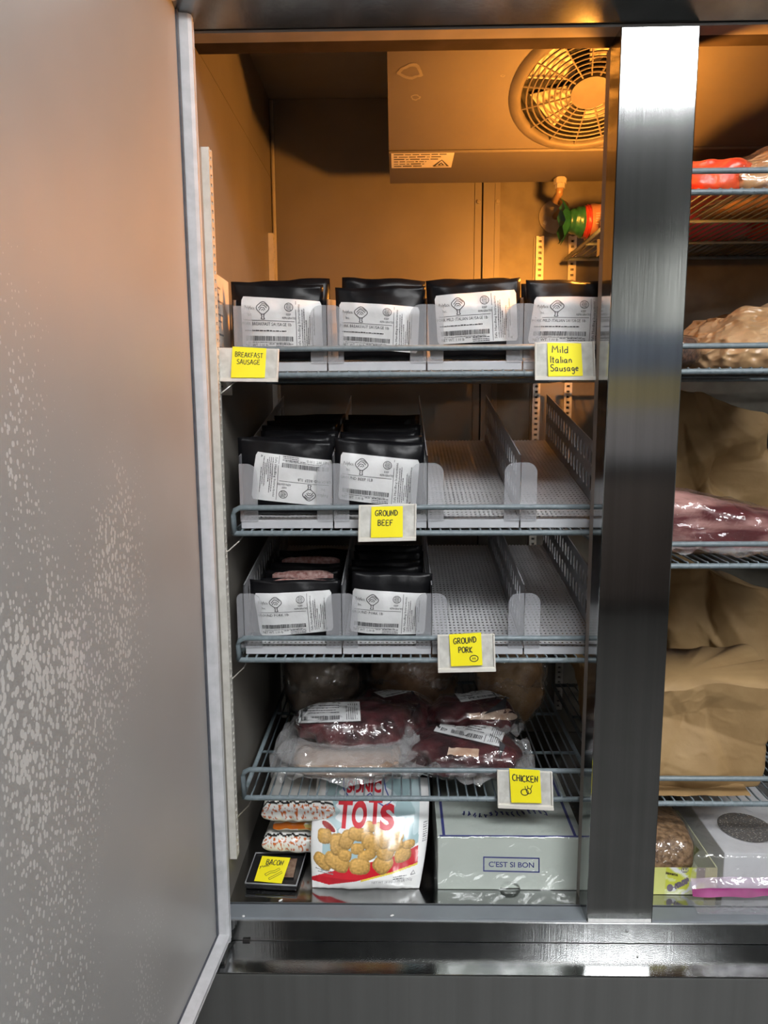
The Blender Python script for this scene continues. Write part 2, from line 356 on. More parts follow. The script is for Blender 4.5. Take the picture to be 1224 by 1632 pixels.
rim.add([p for g in rings for p in g], [(a*64+i, a*64+(i+1) % 64, (a+1)*64+(i+1) % 64, (a+1)*64+i) for a in range(len(prof)-1) for i in range(64)])
gd = rim.build('fan_guard', GUARD, ev, smooth=True)
for r in [.04+.0093*i for i in range(8)]:
    MB().tube(circ(r, .004), .0016, 5, closed=True).build('guard_ring', GUARD, gd)
for k in range(15):
    a = 2*math.pi*k/15+.1
    MB().tube([evp(FC[0]+math.cos(a)*r, FC[1]+math.sin(a)*r)+NRM*.004 for r in (.03, FR_)], .0016, 5).build('guard_spoke', GUARD, gd)
hb = MB(); disc(hb, FC, .033, .007); hb.grid(lambda u, v: evp(FC[0]+math.cos(2*math.pi*u)*.033, FC[1]+math.sin(2*math.pi*u)*.033)+NRM*(.007-.008*v), 32, 1)
hb.build('guard_hub', GUARD, gd)
MB().add([evp(EV0, .001)+NRM*.0015, evp(EV1, .001)+NRM*.0015, evp(EV1, -.003)+NRM*.003, evp(EV0, -.003)+NRM*.003], [(0,1,2,3)]).build('housing_fold', EVAP, ev, solid=.002)
# cabinet bulb on the back of the mullion
BX, BY, BZ = .345, .118, 1.54
MB().box(BX+.0225, BX+.0245, .0755, .32, BZ-.031, BZ+.01).build('added_light_block', LINER, fr)  # unseen plates added to block bulb light towards right section, door and below
MB().box(BX-.0255, BX-.0235, .0755, .107, BZ-.028, BZ+.06).build('added_light_block', LINER, fr)
MB().box(BX-.025, BX+.022, .0755, .165, BZ-.031, BZ-.029).build('added_light_block', LINER, fr)
MB().box(BX-.02, BX+.02, .075, .085, BZ-.028, BZ+.04).build('lamp_holder', GUARD, fr, bevel=.003)
MB().cyl((BX, .086, BZ), (BX, .1, BZ), .013).build('lamp_socket', SCREW, fr)
bb = MB(); bb.grid(lambda u, v: (BX+.021*math.cos(2*math.pi*u)*math.sin(math.pi*v), BY+.0+.02-.021*math.cos(math.pi*v)-.017, BZ+.021*math.sin(2*math.pi*u)*math.sin(math.pi*v)), 16, 10)
bb.build('lamp_bulb', mat('bulb_glow', (1,.35,.042), .4, 0, (1,.37,.05), 10, emit=BULB_STRENGTH), fr, smooth=True)
# ------------------------------------------------------------------ open door
DA = at(348, 1500, Z=.37); DB = at(290, 1632, Z=.37)
du = Vector((DB.x-DA.x, DB.y-DA.y, 0)).normalized(); dn = Vector((-du.y, du.x, 0))
if dn.x < 0: dn = -dn
DW, DZ0, DZ1 = .615, .366, 1.80
def dp(u, nn, z): return Vector((DA.x, DA.y, 0))+du*u+dn*nn+Vector((0, 0, z))
def dbox(u0, u1, n0, n1, z0, z1, mb=None):
    mb = mb or MB()
    return mb.add([dp(a, b, c_) for c_ in (z0, z1) for a, b in ((u0, n0), (u1, n0), (u1, n1), (u0, n1))],
        [(0,3,2,1),(4,5,6,7),(0,1,5,4),(1,2,6,5),(2,3,7,6),(3,0,4,7)])
def door_material():
    M = mat('door_inner_steel', (.36,.358,.35), .5, .2, (.4,.398,.39), 3, .02, 300); nt = M.node_tree; N = nt.nodes; L = nt.links
    b = N['Principled BSDF']; tc = N.new('ShaderNodeTexCoord')
    src = b.inputs['Base Color'].links[0].from_socket
    vo = N.new('ShaderNodeTexVoronoi'); vo.inputs['Scale'].default_value = 210; vo.inputs['Randomness'].default_value = 1
    mp = N.new('ShaderNodeMapping'); mp.inputs['Scale'].default_value = (1, 1, .6); L.new(tc.outputs['Object'], mp.inputs[0]); L.new(mp.outputs[0], vo.inputs['Vector'])
    n1 = N.new('ShaderNodeTexNoise'); n1.inputs['Scale'].default_value = 5.5; n1.inputs['Detail'].default_value = 5
    m2 = N.new('ShaderNodeMapping'); m2.inputs['Scale'].default_value = (1.3, 1.3, .6); L.new(tc.outputs['Object'], m2.inputs[0]); L.new(m2.outputs[0], n1.inputs['Vector'])
    sp = N.new('ShaderNodeSeparateXYZ'); L.new(tc.outputs['Object'], sp.inputs[0])
    # frost gathers in a band over the middle and lower height, away from the hinge
    def rng(o, a, b_, c_, d_):
        r = N.new('ShaderNodeMapRange'); r.inputs[1].default_value = a; r.inputs[2].default_value = b_; r.inputs[3].default_value = c_; r.inputs[4].default_value = d_
        r.interpolation_type = 'SMOOTHSTEP'; L.new(o, r.inputs[0]); return r.outputs[0]
    def op(k, a, b_):
        q = N.new('ShaderNodeMath'); q.operation = k
        for i, s in enumerate((a, b_)):
            if isinstance(s, (int, float)): q.inputs[i].default_value = s
            else: L.new(s, q.inputs[i])
        return q.outputs[0]
    zz = op('MULTIPLY', rng(sp.outputs[2], .72, 1.0, .55, 1), rng(sp.outputs[2], 1.5, 1.05, 0, 1))
    yy = rng(sp.outputs[1], -.12, -.32, 0, 1)
    amt = op('MULTIPLY', op('MULTIPLY', zz, yy), rng(n1.outputs[0], .38, .62, .15, 1))
    thr = op('MULTIPLY', amt, .55)
    spot = op('LESS_THAN', vo.outputs['Distance'], thr)
    mx = N.new('ShaderNodeMix'); mx.data_type = 'RGBA'; L.new(op('MULTIPLY', spot, .75), mx.inputs['Factor'])
    L.new(src, mx.inputs['A']); mx.inputs['B'].default_value = (.55,.55,.54,1); L.new(mx.outputs['Result'], b.inputs['Base Color'])
    L.new(op('ADD', op('MULTIPLY', spot, .2), .5), b.inputs['Roughness'])
    L.new(op('SUBTRACT', .35, op('MULTIPLY', spot, .25)), b.inputs['Metallic'])
    return M
door = dbox(-.014, DW, -.055, 0, DZ0, DZ1).build('door', STEEL, fr)
dbox(.012, DW-.02, .0005, .003, DZ0+.022, DZ1-.022).build('door_inner_panel', door_material(), door)
g = MB()
def gasket_strip(mb, a, b, wdir):
    pr = [(0, 0), (0, .014), (.004, .019), (.008, .0205), (.012, .018), (.014, .0215), (.019, .0215), (.022, .017), (.024, .006), (.024, 0)]
    vs_ = [a+wdir*p-wdir*.012+dn*q for p, q in pr]+[b+wdir*p-wdir*.012+dn*q for p, q in pr]; k = len(pr)
    mb.add(vs_, [(i, i+1, k+i+1, k+i) for i in range(k-1)]+[tuple(range(k)), tuple(range(2*k-1, k-1, -1))])
zv = Vector((0, 0, 1))
def strip_obj(a, b, wd): 
    q = MB(); gasket_strip(q, a, b, wd); q.build('gasket_strip', GASKET, door)
strip_obj(dp(-.001, .0005, DZ0+.008), dp(-.001, .0005, DZ1-.008), du)
strip_obj(dp(DW-.013, .0005, DZ0+.008), dp(DW-.013, .0005, DZ1-.008), -du)
strip_obj(dp(0, .0005, DZ0+.014), dp(DW-.01, .0005, DZ0+.014), zv)
strip_obj(dp(0, .0005, DZ1-.014), dp(DW-.01, .0005, DZ1-.014), -zv)
dbox(.0115, .016, .0005, .006, DZ0+.02, DZ1-.02).build('gasket_channel', GASKET_DARK, door)
dbox(.012, DW-.03, .0005, .006, DZ0+.0225, DZ0+.027).build('gasket_channel', GASKET_DARK, door)
MB().box(XL-.05, XL+.012, -.055, -.002, .3602, .3655).build('hinge_plate', STEEL, fr)
MB().box(-.262, -.25, -.004, -.0008, .356, .363).build('hinge_notch', BLACKGAP, fr)
# paper chart on the left wall and printed sticker under the evaporator
PAPER = mat('chart_paper', (.66,.6,.54), .6, 0, (.72,.66,.6), 20)
lab = tag(MB().box(XL+.0003, XL+.0009, .09, .2, 1.26, 1.452).build('wall_chart', PAPER), 'pale printed paper chart on the left inner wall beside the sausage pouches', 'chart')
q = MB()
for k in range(16):
    z = 1.43-.0105*k
    q.box(XL+.001, XL+.0012, .1, .1+.02+.06*random.random(), z, z+.003)
q.build('print', INKG, lab)

# dried smears on the slanted face
SMR = mat('dried_smear', (.13,.115,.1), .6, 0, (.16,.145,.125), 60)
for cx_, cs_, rx_, ry_, sd in ((.022, .17, .02, .013, 1), (.03, .12, .008, .006, 2), (.17, .16, .004, .002, 3), (.21, .155, .003, .002, 4), (.2, .215, .004, .002, 5)):
    q = MB(); n_ = 26; ins, ous = [], []
    for i in range(n_):
        a = 2*math.pi*i/n_; k = 1+.5*noise.noise(Vector((math.cos(a)*1.5+sd, math.sin(a)*1.5, sd)))
        ous.append(evp(cx_+rx_*k*math.cos(a), cs_+ry_*k*math.sin(a))+NRM*.0006); ins.append(evp(cx_+rx_*k*.7*math.cos(a), cs_+ry_*k*.62*math.sin(a))+NRM*.0006)
    q.add(ous+ins, [(i, (i+1) % n_, n_+(i+1) % n_, n_+i) for i in range(n_)]); q.build('smear', SMR, ev)
# ================================================================== lettering
_tc = {}
def text_geo(s, bold=0):
    if (s, bold) in _tc: return _tc[s, bold]
    cu = bpy.data.curves.new('t', 'FONT'); cu.body = s; cu.size = 1; cu.resolution_u = 1 if not bold else 4; cu.offset = bold
    o = bpy.data.objects.new('t', cu); COL.objects.link(o)
    dg = bpy.context.evaluated_depsgraph_get()
    me = bpy.data.meshes.new_from_object(o.evaluated_get(dg))
    vs_ = [(v.co.x, v.co.y) for v in me.vertices]; fs = [tuple(p.vertices) for p in me.polygons]
    bpy.data.objects.remove(o); bpy.data.curves.remove(cu); bpy.data.meshes.remove(me)
    x0 = min(v[0] for v in vs_); x1 = max(v[0] for v in vs_)
    vs_ = [((x-x0)/.7, y/.7) for x, y in vs_]
    _tc[s, bold] = (vs_, fs, (x1-x0)/.7); return _tc[s, bold]
class PB:
    """flat print: shapes in (s,t) of a label, carried onto its surface"""
    def __init__(s, surf, aspect): s.mb = MB(); s.surf = surf; s.asp = aspect
    def pts(s, ps, fs): s.mb.add([s.surf(a, b) for a, b in ps], fs)
    def text(s, txt, s0, t0, h, width=None, vert=False, shear=0, bold=0):
        vs_, fs, wd = text_geo(txt, bold); hx = h/s.asp
        k = (width/(wd*hx)) if width else 1
        if not vert: s.pts([(s0+(x+shear*y)*hx*k, t0+y*h) for x, y in vs_], fs)
        else:
            k = (width/(wd*h)) if width else 1
            s.pts([(s0-y*hx, t0+x*h*k) for x, y in vs_], fs)
    def rect(s, s0, s1, t0, t1, n=1):
        for i in range(n):
            a, b = s0+(s1-s0)*i/n, s0+(s1-s0)*(i+1)/n
            s.pts([(a, t0), (b, t0), (b, t1), (a, t1)], [(0,1,2,3)])
    def line(s, ps, w, closed=False):
        """ribbon of width w (in t units) along points"""
        ps = list(ps)
        if closed: ps.append(ps[0])
        P = [Vector((a*s.asp, b)) for a, b in ps]; L_, R_ = [], []
        for i, p in enumerate(P):
            d = P[min(i+1, len(P)-1)]-P[max(i-1, 0)]
            if d.length < 1e-9: d = Vector((1, 0))
            d.normalize(); nn = Vector((-d.y, d.x))*w/2; L_.append(p+nn); R_.append(p-nn)
        k = len(P)
        s.pts([(q.x/s.asp, q.y) for q in L_+R_], [(i, i+1, k+i+1, k+i) for i in range(k-1)])
    def small(s, s0, s1, t0, h, seed=0, gap=.35):
        """a line of print too small to read"""
        r = random.Random(seed); x = s0
        while x < s1:
            wd = (.6+2.2*r.random())*h/s.asp; s.rect(x, min(x+wd, s1), t0, t0+h*(.6+.4*r.random())); x += wd+gap*h/s.asp
    def smallv(s, s0, t0, t1, h, seed=0):
        r = random.Random(seed); y = t0
        while y < t1:
            wd = (.6+2.2*r.random())*h; s.rect(s0-h*(.6+.4*r.random())/s.asp, s0, y, min(y+wd, t1)); y += wd+.35*h
    def build(s, mt, parent, name='print'): return s.mb.build(name, mt, parent)
def quad_surf(TL, TR, BR, BL, off=.0, bulge=.0, nrm=None):
    TL, TR, BR, BL = map(Vector, (TL, TR, BR, BL))
    nn = nrm or (TR-TL).cross(TL-BL).normalized()
    if nrm is None and nn.y > 0 and abs(nn.y) > .3: nn = -nn
    return lambda a, b: (BL*(1-a)+BR*a)*(1-b)+(TL*(1-a)+TR*a)*b+nn*(off+bulge*4*a*(1-a))
ST = {  # handwritten strokes
 'A': [[(0,0),(.3,1),(.36,1),(.62,0)],[(.1,.36),(.56,.4)]], 'B': [[(.05,0),(.05,1)],[(.05,.96),(.4,.95),(.5,.75),(.36,.55),(.08,.5)],[(.3,.52),(.55,.36),(.5,.1),(.3,0),(.0,.02)]],
 'C': [[(.58,.88),(.4,1),(.16,.86),(.03,.5),(.1,.14),(.34,0),(.6,.14)]], 'D': [[(.08,0),(.08,1)],[(0,.97),(.35,.95),(.6,.6),(.5,.18),(.1,0)]],
 'E': [[(.55,.98),(.06,.97),(.06,0),(.56,.02)],[(.06,.52),(.46,.53)]], 'F': [[(.55,1),(.06,.97),(.06,0)],[(.06,.52),(.44,.54)]],
 'G': [[(.58,.86),(.36,1),(.1,.8),(.02,.4),(.2,.04),(.5,.05),(.58,.4),(.32,.4)]], 'H': [[(.04,0),(.06,1)],[(.54,0),(.56,1)],[(.05,.5),(.55,.52)]],
 'I': [[(.1,0),(.12,1)]], 'K': [[(.06,0),(.06,1)],[(.54,1),(.07,.45),(.56,0)]], 'M': [[(0,0),(.08,1),(.34,.4),(.62,1),(.7,0)]],
 'N': [[(.04,0),(.06,1),(.52,.04),(.56,1)]], 'O': [[(.32,1),(.08,.82),(.02,.45),(.16,.08),(.4,.02),(.6,.25),(.6,.7),(.46,.95),(.28,1)]],
 'P': [[(.06,0),(.06,1)],[(0,.96),(.38,.98),(.54,.78),(.4,.5),(.06,.46)]], 'R': [[(.06,0),(.06,1)],[(0,.96),(.38,.98),(.52,.78),(.38,.52),(.06,.48)],[(.22,.5),(.58,0)]],
 'S': [[(.52,.88),(.32,1),(.1,.88),(.1,.66),(.3,.52),(.52,.36),(.5,.1),(.28,0),(.02,.1)]], 'T': [[(0,.97),(.6,1)],[(.3,.98),(.3,0)]],
 'U': [[(.04,1),(.04,.3),(.18,.02),(.42,.04),(.54,.3),(.56,1)]],
 'a': [[(.42,.5),(.2,.56),(.04,.34),(.1,.05),(.28,.04),(.42,.3),(.43,.52),(.42,.08),(.54,.02)]], 'd': [[(.42,.48),(.2,.56),(.04,.34),(.1,.05),(.28,.04),(.42,.25)],[(.44,1),(.42,.0)]],
 'e': [[(.06,.3),(.42,.34),(.36,.54),(.16,.54),(.04,.3),(.14,.04),(.42,.06)]], 'g': [[(.42,.48),(.2,.56),(.04,.36),(.14,.1),(.32,.12),(.42,.45),(.42,-.25),(.26,-.42),(.06,-.3)]],
 'i': [[(.1,0),(.1,.52)],[(.1,.72),(.12,.78)]], 'l': [[(.1,0),(.1,1)]], 'n': [[(.05,0),(.06,.52)],[(.06,.36),(.24,.55),(.4,.4),(.42,0)]],
 's': [[(.36,.48),(.18,.56),(.08,.42),(.34,.22),(.26,.02),(.02,.06)]], 't': [[(.16,.9),(.16,.04),(.3,.02)],[(0,.6),(.34,.62)]], 'u': [[(.04,.52),(.06,.1),(.22,.02),(.4,.2),(.42,.52),(.44,.0)]],
 'y': [[(.0,.52),(.2,.1)],[(.42,.52),(.08,-.35)]], 'm': [[(.05,0),(.06,.5)],[(.06,.36),(.2,.52),(.3,.36),(.3,0)],[(.3,.36),(.46,.52),(.56,.36),(.57,0)]], '!': [[(.1,.3),(.13,1)],[(.1,0),(.11,.06)]],
}
def hand(pb, txt, s0, t0, h, width, wob=.02, w=.035, rise=0, seed=0):
    r = random.Random(seed); adv = []
    for ch in txt: adv.append(.35 if ch == ' ' else max(p[0] for st in ST[ch] for p in st)+.16)
    k = width/sum(adv); x = 0
    for ch, a in zip(txt, adv):
        dy = (r.random()-.5)*wob*2
        if ch != ' ':
            for st in ST[ch]:
                pp = []
                for (p0, p1) in zip(st, st[1:]):
                    pp.append(p0); pp.append(((p0[0]+p1[0])/2, (p0[1]+p1[1])/2))
                pp.append(st[-1])
                pb.line([(s0+(x+px)*k, t0+dy+py*h+rise*(x+px)*k) for px, py in pp], w)
        x += a
# ------------------------------------------------------------------ sticker under the evaporator
st0, st1 = at(620, 243, Z=ZB-.0008), at(725, 243, Z=ZB-.0008); sb0 = at(622, 268, Z=ZB-.0008)
y0s, y1s = EVY0+.006, sb0.y
x0s, x1s = EV0+.004, .105
surf = lambda a, b: Vector((x0s+(x1s-x0s)*a, y1s+(y0s-y1s)*b, ZB-.0012))
MB().box(x0s, x1s, y0s, y1s, ZB-.0009, ZB-.0002).build('warning_sticker', mat('sticker', (.6,.56,.5), .5), ev)
pb = PB(surf, 1.1)
for k in range(6): pb.small(.04, .88-.06*k if k < 3 else .66-.03*k, .82-.145*k, .07, k)
pb.line([(.7,.1),(.82,.5),(.94,.1)], .05, True); pb.line([(.78,.17),(.82,.32),(.86,.17)], .05, True)
pb.build(INK, ev)
# ================================================================== wire shelves
YS = .085           # front of every shelf
def wire_shelf(x0, x1, zlow, zup, label):
    e = empty('wire_shelf', ((x0+x1)/2, .34, zlow), label, 'shelf', 'grey epoxy wire shelves')
    yb = .615; zt = zlow+.0042
    MB().tube([(x0, YS+.03, zlow), (x0, YS+.008, zlow), (x0+.003, YS+.002, zlow), (x0+.01, YS, zlow), ((x0+x1)/2, YS, zlow), (x1-.01, YS, zlow), (x1-.003, YS+.002, zlow), (x1, YS+.008, zlow), (x1, YS+.03, zlow)], .0047, 8).build('front_rail', EPOXY, e, smooth=True)
    MB().tube([(x0+.003, YS+.001, zlow), (x0+.003, YS, zup-.012), (x0+.006, YS, zup-.004), (x0+.014, YS, zup), ((x0+x1)/2, YS, zup), (x1-.014, YS, zup), (x1-.006, YS, zup-.004), (x1-.003, YS, zup-.012), (x1-.003, YS+.001, zlow)], .0045, 8).build('guard_rail', EPOXY, e, smooth=True)
    for x in (x0, x1): MB().tube([(x, YS+.03, zlow), (x, yb, zlow)], .0042, 8).build('side_rail', EPOXY, e, smooth=True)
    MB().tube([(x0, yb, zlow), (x1, yb, zlow)], .0042, 8).build('rear_rail', EPOXY, e, smooth=True)
    for y in (.26, .44): MB().tube([(x0, y, zlow-.003), (x1, y, zlow-.003)], .003, 6).build('cross_rail', EPOXY, e, smooth=True)
    n_ = int((x1-x0)/.0162); st = (x1-x0)/n_; w0 = None
    for i in range(1, n_):
        x = x0+st*i
        if w0 is None:
            w0 = MB().tube([(x, YS-.0045, zlow-.002), (x, YS-.003, zlow+.003), (x, YS+.003, zt+.0015), (x, YS+.012, zt), (x, yb, zt)], .0017, 5).build('wire', EPOXY, e, smooth=True)
            xw = x
        else: shared(w0, 'wire', e, (x-xw, 0, 0))
    for x, dx in ((x0, 1), (x1, -1)):
        MB().tube([(x-dx*.006, YS-.012, zlow-.028), (x+dx*.012, YS-.004, zlow-.012), (x+dx*.016, YS+.02, zlow-.006)], .0013, 5).build('clip', SCREW, e)
    return e
SX0, SX1, RX0s, RX1s = -.274, .346, .376, .996
zy = lambda x, y: at(x, y, Y=YS).z
SH = {1: (zy(600, 597), zy(600, 555)), 2: (zy(500, 850), zy(500, 809)), 3: (zy(530, 1052), zy(530, 1017)), 4: (zy(530, 1272), zy(530, 1227))}
RH = {1: (zy(1160, 306), zy(1160, 272)), 2: (zy(1160, 592), zy(1160, 551)), 3: (zy(1160, 902), zy(1160, 867)), 4: (zy(1180, 1281), zy(1180, 1241))}
names = {1: 'top', 2: 'second', 3: 'third', 4: 'lowest'}
hold = {1: 'holding four rows of sausage pouches', 2: 'with the ground beef note on its rail', 3: 'with the ground pork note on its rail', 4: 'with the chicken note on its rail'}
holdr = {1: 'carrying a red and clear plastic bag', 2: 'carrying a crumpled tan bag', 3: 'carrying a large vacuum packed meat cut', 4: 'carrying a big brown paper bag'}
for k in (1, 2, 3, 4):
    wire_shelf(SX0, SX1, *SH[k], f'{names[k]} grey wire shelf of the left section, {hold[k]}')
    wire_shelf(RX0s, RX1s, *RH[k], f'{names[k]} grey wire shelf right of the mullion, {holdr[k]}')
# ================================================================== sloped trays, dividers and clear stops
YT0, YT1 = .098, .60
RISES = {1: .06, 2: .103, 3: .075}
def floor_z(k, y): return SH[k][0]+.0075+.012+(y-YT0)/(YT1-YT0)*RISES[k]
divpx = {1: [372, 522, 680, 833], 2: [377, 531, 681, 829], 3: [384, 545, 688, 835]}
ordn = ['leftmost', 'second', 'third', 'rightmost']
cont = {1: 'under the sausage pouches', 2: 'on the ground beef shelf', 3: 'on the ground pork shelf'}
DIVX = {}
for k in (1, 2, 3):
    xs = [at(p, 560 if k == 1 else 790 if k == 2 else 990, Y=YT0).x for p in divpx[k]]
    xs[0] = max(xs[0], SX0+.012); xs.append(min(.338, xs[3]+.152)); DIVX[k] = xs
    zl = SH[k][0]+.0064
    for i in range(4):
        a, b = xs[i]+.0012, xs[i+1]-.0012
        e = empty('shelf_tray', ((a+b)/2, YT0, zl), f'{ordn[i]} white slotted tray {cont[k]} in the left section', 'tray', 'sloped white trays')
        zf = floor_z(k, YT0)
        MB().add([(a+.0003, YT0+.002, zf), (b-.0003, YT0+.002, zf), (b-.0003, YT1, zf+RISES[k]), (a+.0003, YT1, zf+RISES[k])], [(0,1,2,3)]).build('tray_floor', TRAY, e, solid=.0015)
        MB().box(a, b, YT0-.0015, YT0+.0015, zl, zf+.001).build('front_lip', LIP, e, bevel=.0006)
        MB().box(a+.003, b-.003, YT1-.004, YT1, SH[k][0]+.0064, zf+RISES[k]-.002).build('rear_foot', LIP, e)
    for i in range(5):
        if i == 4 and k == 1: continue
        x = xs[i]; zf = floor_z(k, YT0)
        wher = ['against the left wall', 'between the first and second lanes', 'between the second and third lanes', 'between the third and fourth lanes', 'beside the mullion'][i]
        sn = {1: 'top', 2: 'ground beef', 3: 'ground pork'}[k]
        e = empty('lane_divider', (x, YT0, zf), f'clear fronted perforated lane divider {wher} on the {sn} shelf', 'divider', 'perforated lane dividers')
        # panel of cells, each with an upright rounded hole
        p = MB(); th = .0009; NC, HT = 20, .098 if k == 1 else .104
        L_ = (YT1-.004-YT0-.006)/NC
        def PT(u, v, sx): y = YT0+.006+u*(YT1-.004-YT0-.006); return (x+sx*th, y, floor_z(k, y)+.001+v*HT)
        vb = [0, .12, .46, .54, .88, 1.0]
        for sx in (-1, 1):
            for c_ in range(NC):
                u0, u1 = c_/NC, (c_+1)/NC
                for j in range(5):
                    v0, v1 = vb[j], vb[j+1]
                    if j in (1, 3) and c_ > 0:
                        um, vm, hu, hv = (u0+u1)/2, (v0+v1)/2, (u1-u0)*.27, (v1-v0)*.42
                        O = [(u0,v0),(um,v0),(u1,v0),(u1,vm),(u1,v1),(um,v1),(u0,v1),(u0,vm)]
                        I = [(um-hu*.8,vm-hv*.7),(um,vm-hv),(um+hu*.8,vm-hv*.7),(um+hu,vm),(um+hu*.8,vm+hv*.7),(um,vm+hv),(um-hu*.8,vm+hv*.7),(um-hu,vm)]
                        p.add([PT(a_, b_, sx) for a_, b_ in O+I], [(q, (q+1) % 8, 8+(q+1) % 8, 8+q) for q in range(8)])
                        if sx == 1: p.add([PT(a_, b_, s2) for s2 in (-1, 1) for a_, b_ in I], [(q, (q+1) % 8, 8+(q+1) % 8, 8+q) for q in range(8)])
                    else: p.add([PT(a_, b_, sx) for a_, b_ in ((u0,v0),(u1,v0),(u1,v1),(u0,v1))], [(0,1,2,3)])
        p.add([PT(a_, 1, s2) for a_, s2 in ((0,-1),(1,-1),(1,1),(0,1))], [(0,1,2,3)])
        p.build('perforated_panel', DIV, e)
        if i < 4:
            hw = .0265; top = {1: zy(520, 485), 2: zy(825, 738), 3: zy(835, 948)}[k]; r = .017
            for sgn in (-1, 1):
                if i == 0 and sgn == -1 and k != 3: continue
                bw = hw if i else .03
                if i == 0 and k == 3 and sgn == -1: bw = .011
                poly = [(x+sgn*.0006, zf-.001), (x+sgn*bw, zf-.001)]
                rr = min(r, bw*.8)
                poly += [(x+sgn*(bw-rr+rr*math.cos(a_)), top-rr+rr*math.sin(a_)) for a_ in [math.pi/2*q/6 for q in range(7)]]
                poly += [(x+sgn*.0006, top)]
                MB().prism(poly, 0, YT0-.004, YT0-.002).build('stop_plate', ACRYL, e)
# ================================================================== pouches
def pouch_fn(c, yp, thick, seed, lean):
    """c: TL,TR,BR,BL world XZ corners. returns front(u,v), back(u,v)"""
    TL, TR, BR, BL = [Vector((p.x, 0, p.z)) for p in c]; zb = (BL.z+BR.z)/2
    def xz(u, v): return (BL*(1-u)+BR*u)*(1-v)+(TL*(1-u)+TR*u)*v
    def depth(u, v):
        a = max(0, 1-abs(2*u-1)**3.5); b = max(0, min(1, (v+.02)/.12))**.7*max(0, min(1, (.97-v)/.3))**.75
        return a*b
    def fn(sg):
        def f(u, v):
            p = xz(u, v); d = depth(u, v)
            wr = noise.noise(Vector((u*5+seed, v*4, seed*.7)))*.006+noise.noise(Vector((u*13+seed, v*11, 3)))*.0018
            edge = noise.noise(Vector((u*2.2+seed*3, 0, 1)))*.004*v**3
            return Vector((p.x, yp-sg*(thick/2*d)+wr*(.35+.4*(1-d))*(1 if sg > 0 else .6)+lean*(p.z-zb)-sg*.0005, p.z+edge))
        return f
    return fn(1), fn(-1)
def pouch_body(f, b, e, name='pouch_body', mt=None, nu=20, nv=18):
    m_ = MB(); m_.grid(f, nu, nv); m_.grid(b, nu, nv)
    w_ = nu+1; per = [(i, 0) for i in range(nu)]+[(nu, j) for j in range(nv)]+[(i, nv) for i in range(nu, 0, -1)]+[(0, j) for j in range(nv, 0, -1)]
    ids = [j*w_+i for i, j in per]; o = w_*(nv+1); k = len(ids)
    m_.f += [(ids[i], ids[(i+1) % k], o+ids[(i+1) % k], o+ids[i]) for i in range(k)]
    return m_.build(name, mt or BLACKPL, e, smooth=True)
def label_print(pb, title, sub=True, left=.04):
    pb.text('Polyface', .045, .75, .075, .125); pb.text('Inc.', .085, .63, .06, .05)
    # tree emblem: crown, branches, trunk
    cx, cy = .275, .79
    cr = [(cx+.075*math.cos(a)*(1+.08*math.cos(4*a)), cy+.115*math.sin(a)*(1+.08*math.cos(4*a))) for a in [2*math.pi*i/24 for i in range(24)]]
    pb.line(cr, .016, True)
    pb.line([(cx-.055,cy-.01),(cx-.02,cy+.06),(cx+.02,cy+.05),(cx+.05,cy+.0)], .016); pb.line([(cx-.045,cy-.05),(cx-.02,cy+.01),(cx+.015,cy+.005),(cx+.03,cy-.04)], .016)
    pb.line([(cx-.02,cy+.09),(cx+.03,cy+.08),(cx+.06,cy+.03)], .012); pb.line([(cx-.02,cy-.05),(cx+.0,cy-.025),(cx+.015,cy-.055)], .014)
    pb.line([(cx-.02,cy-.11),(cx-.012,cy-.17),(cx-.022,cy-.215)], .016); pb.line([(cx+.02,cy-.11),(cx+.012,cy-.17),(cx+.022,cy-.215)], .016); pb.line([(cx-.022,cy-.215),(cx+.022,cy-.215)], .012)
    # inspection stamp
    cx, cy = .6, .83
    pb.line([(cx+.052*math.cos(2*math.pi*i/20), cy+.083*math.sin(2*math.pi*i/20)) for i in range(20)], .012, True)
    for k in range(5): pb.small(cx-.036+.004*abs(k-2), cx+.036-.004*abs(k-2), cy+.045-.026*k, .014, k)
    pb.text('KEEP', .565, .665, .042, .06); pb.text('REFRIGERATED', .515, .595, .042, .17)
    pb.rect(.035, .665, .545, .554, 6)
    pb.text(title, .01, .455, .062, .62 if 'SAUSAGE' in title else .42)
    if sub: pb.small(.04, .56, .345, .026, 3)
    r = random.Random(5); x = .05
    while x < .64:
        wd = r.choice((.0035, .0035, .006, .009)); pb.rect(x, x+wd, .16, .255); x += wd+r.choice((.003, .004, .007))
    pb.small(.08, .6, .125, .014, 9)
    pb.text('NET WT. 1.00 lb', .05, .045, .06, .28)
    for k in range(3): pb.small(.43, .64, .095-.038*k, .02, 20+k)
    pb.small(.34, .41, .095, .02, 31)
    pb.line([(.685, y) for y in (.02, .25, .5, .75, .96)], .009)
    pb.text('Safe Handling Instructions', .735, .06, .05, .84, vert=True)
    for k, (a, b) in enumerate(((.07,.8),(.07,.82),(.07,.6),(.12,.45),(.2,.7),(.07,.66),(.3,.84))): pb.smallv(.765+.024*k, a, b, .017, 50+k)
    pb.line([(.905,.07),(.925,.05),(.925,.09)], .014, True)
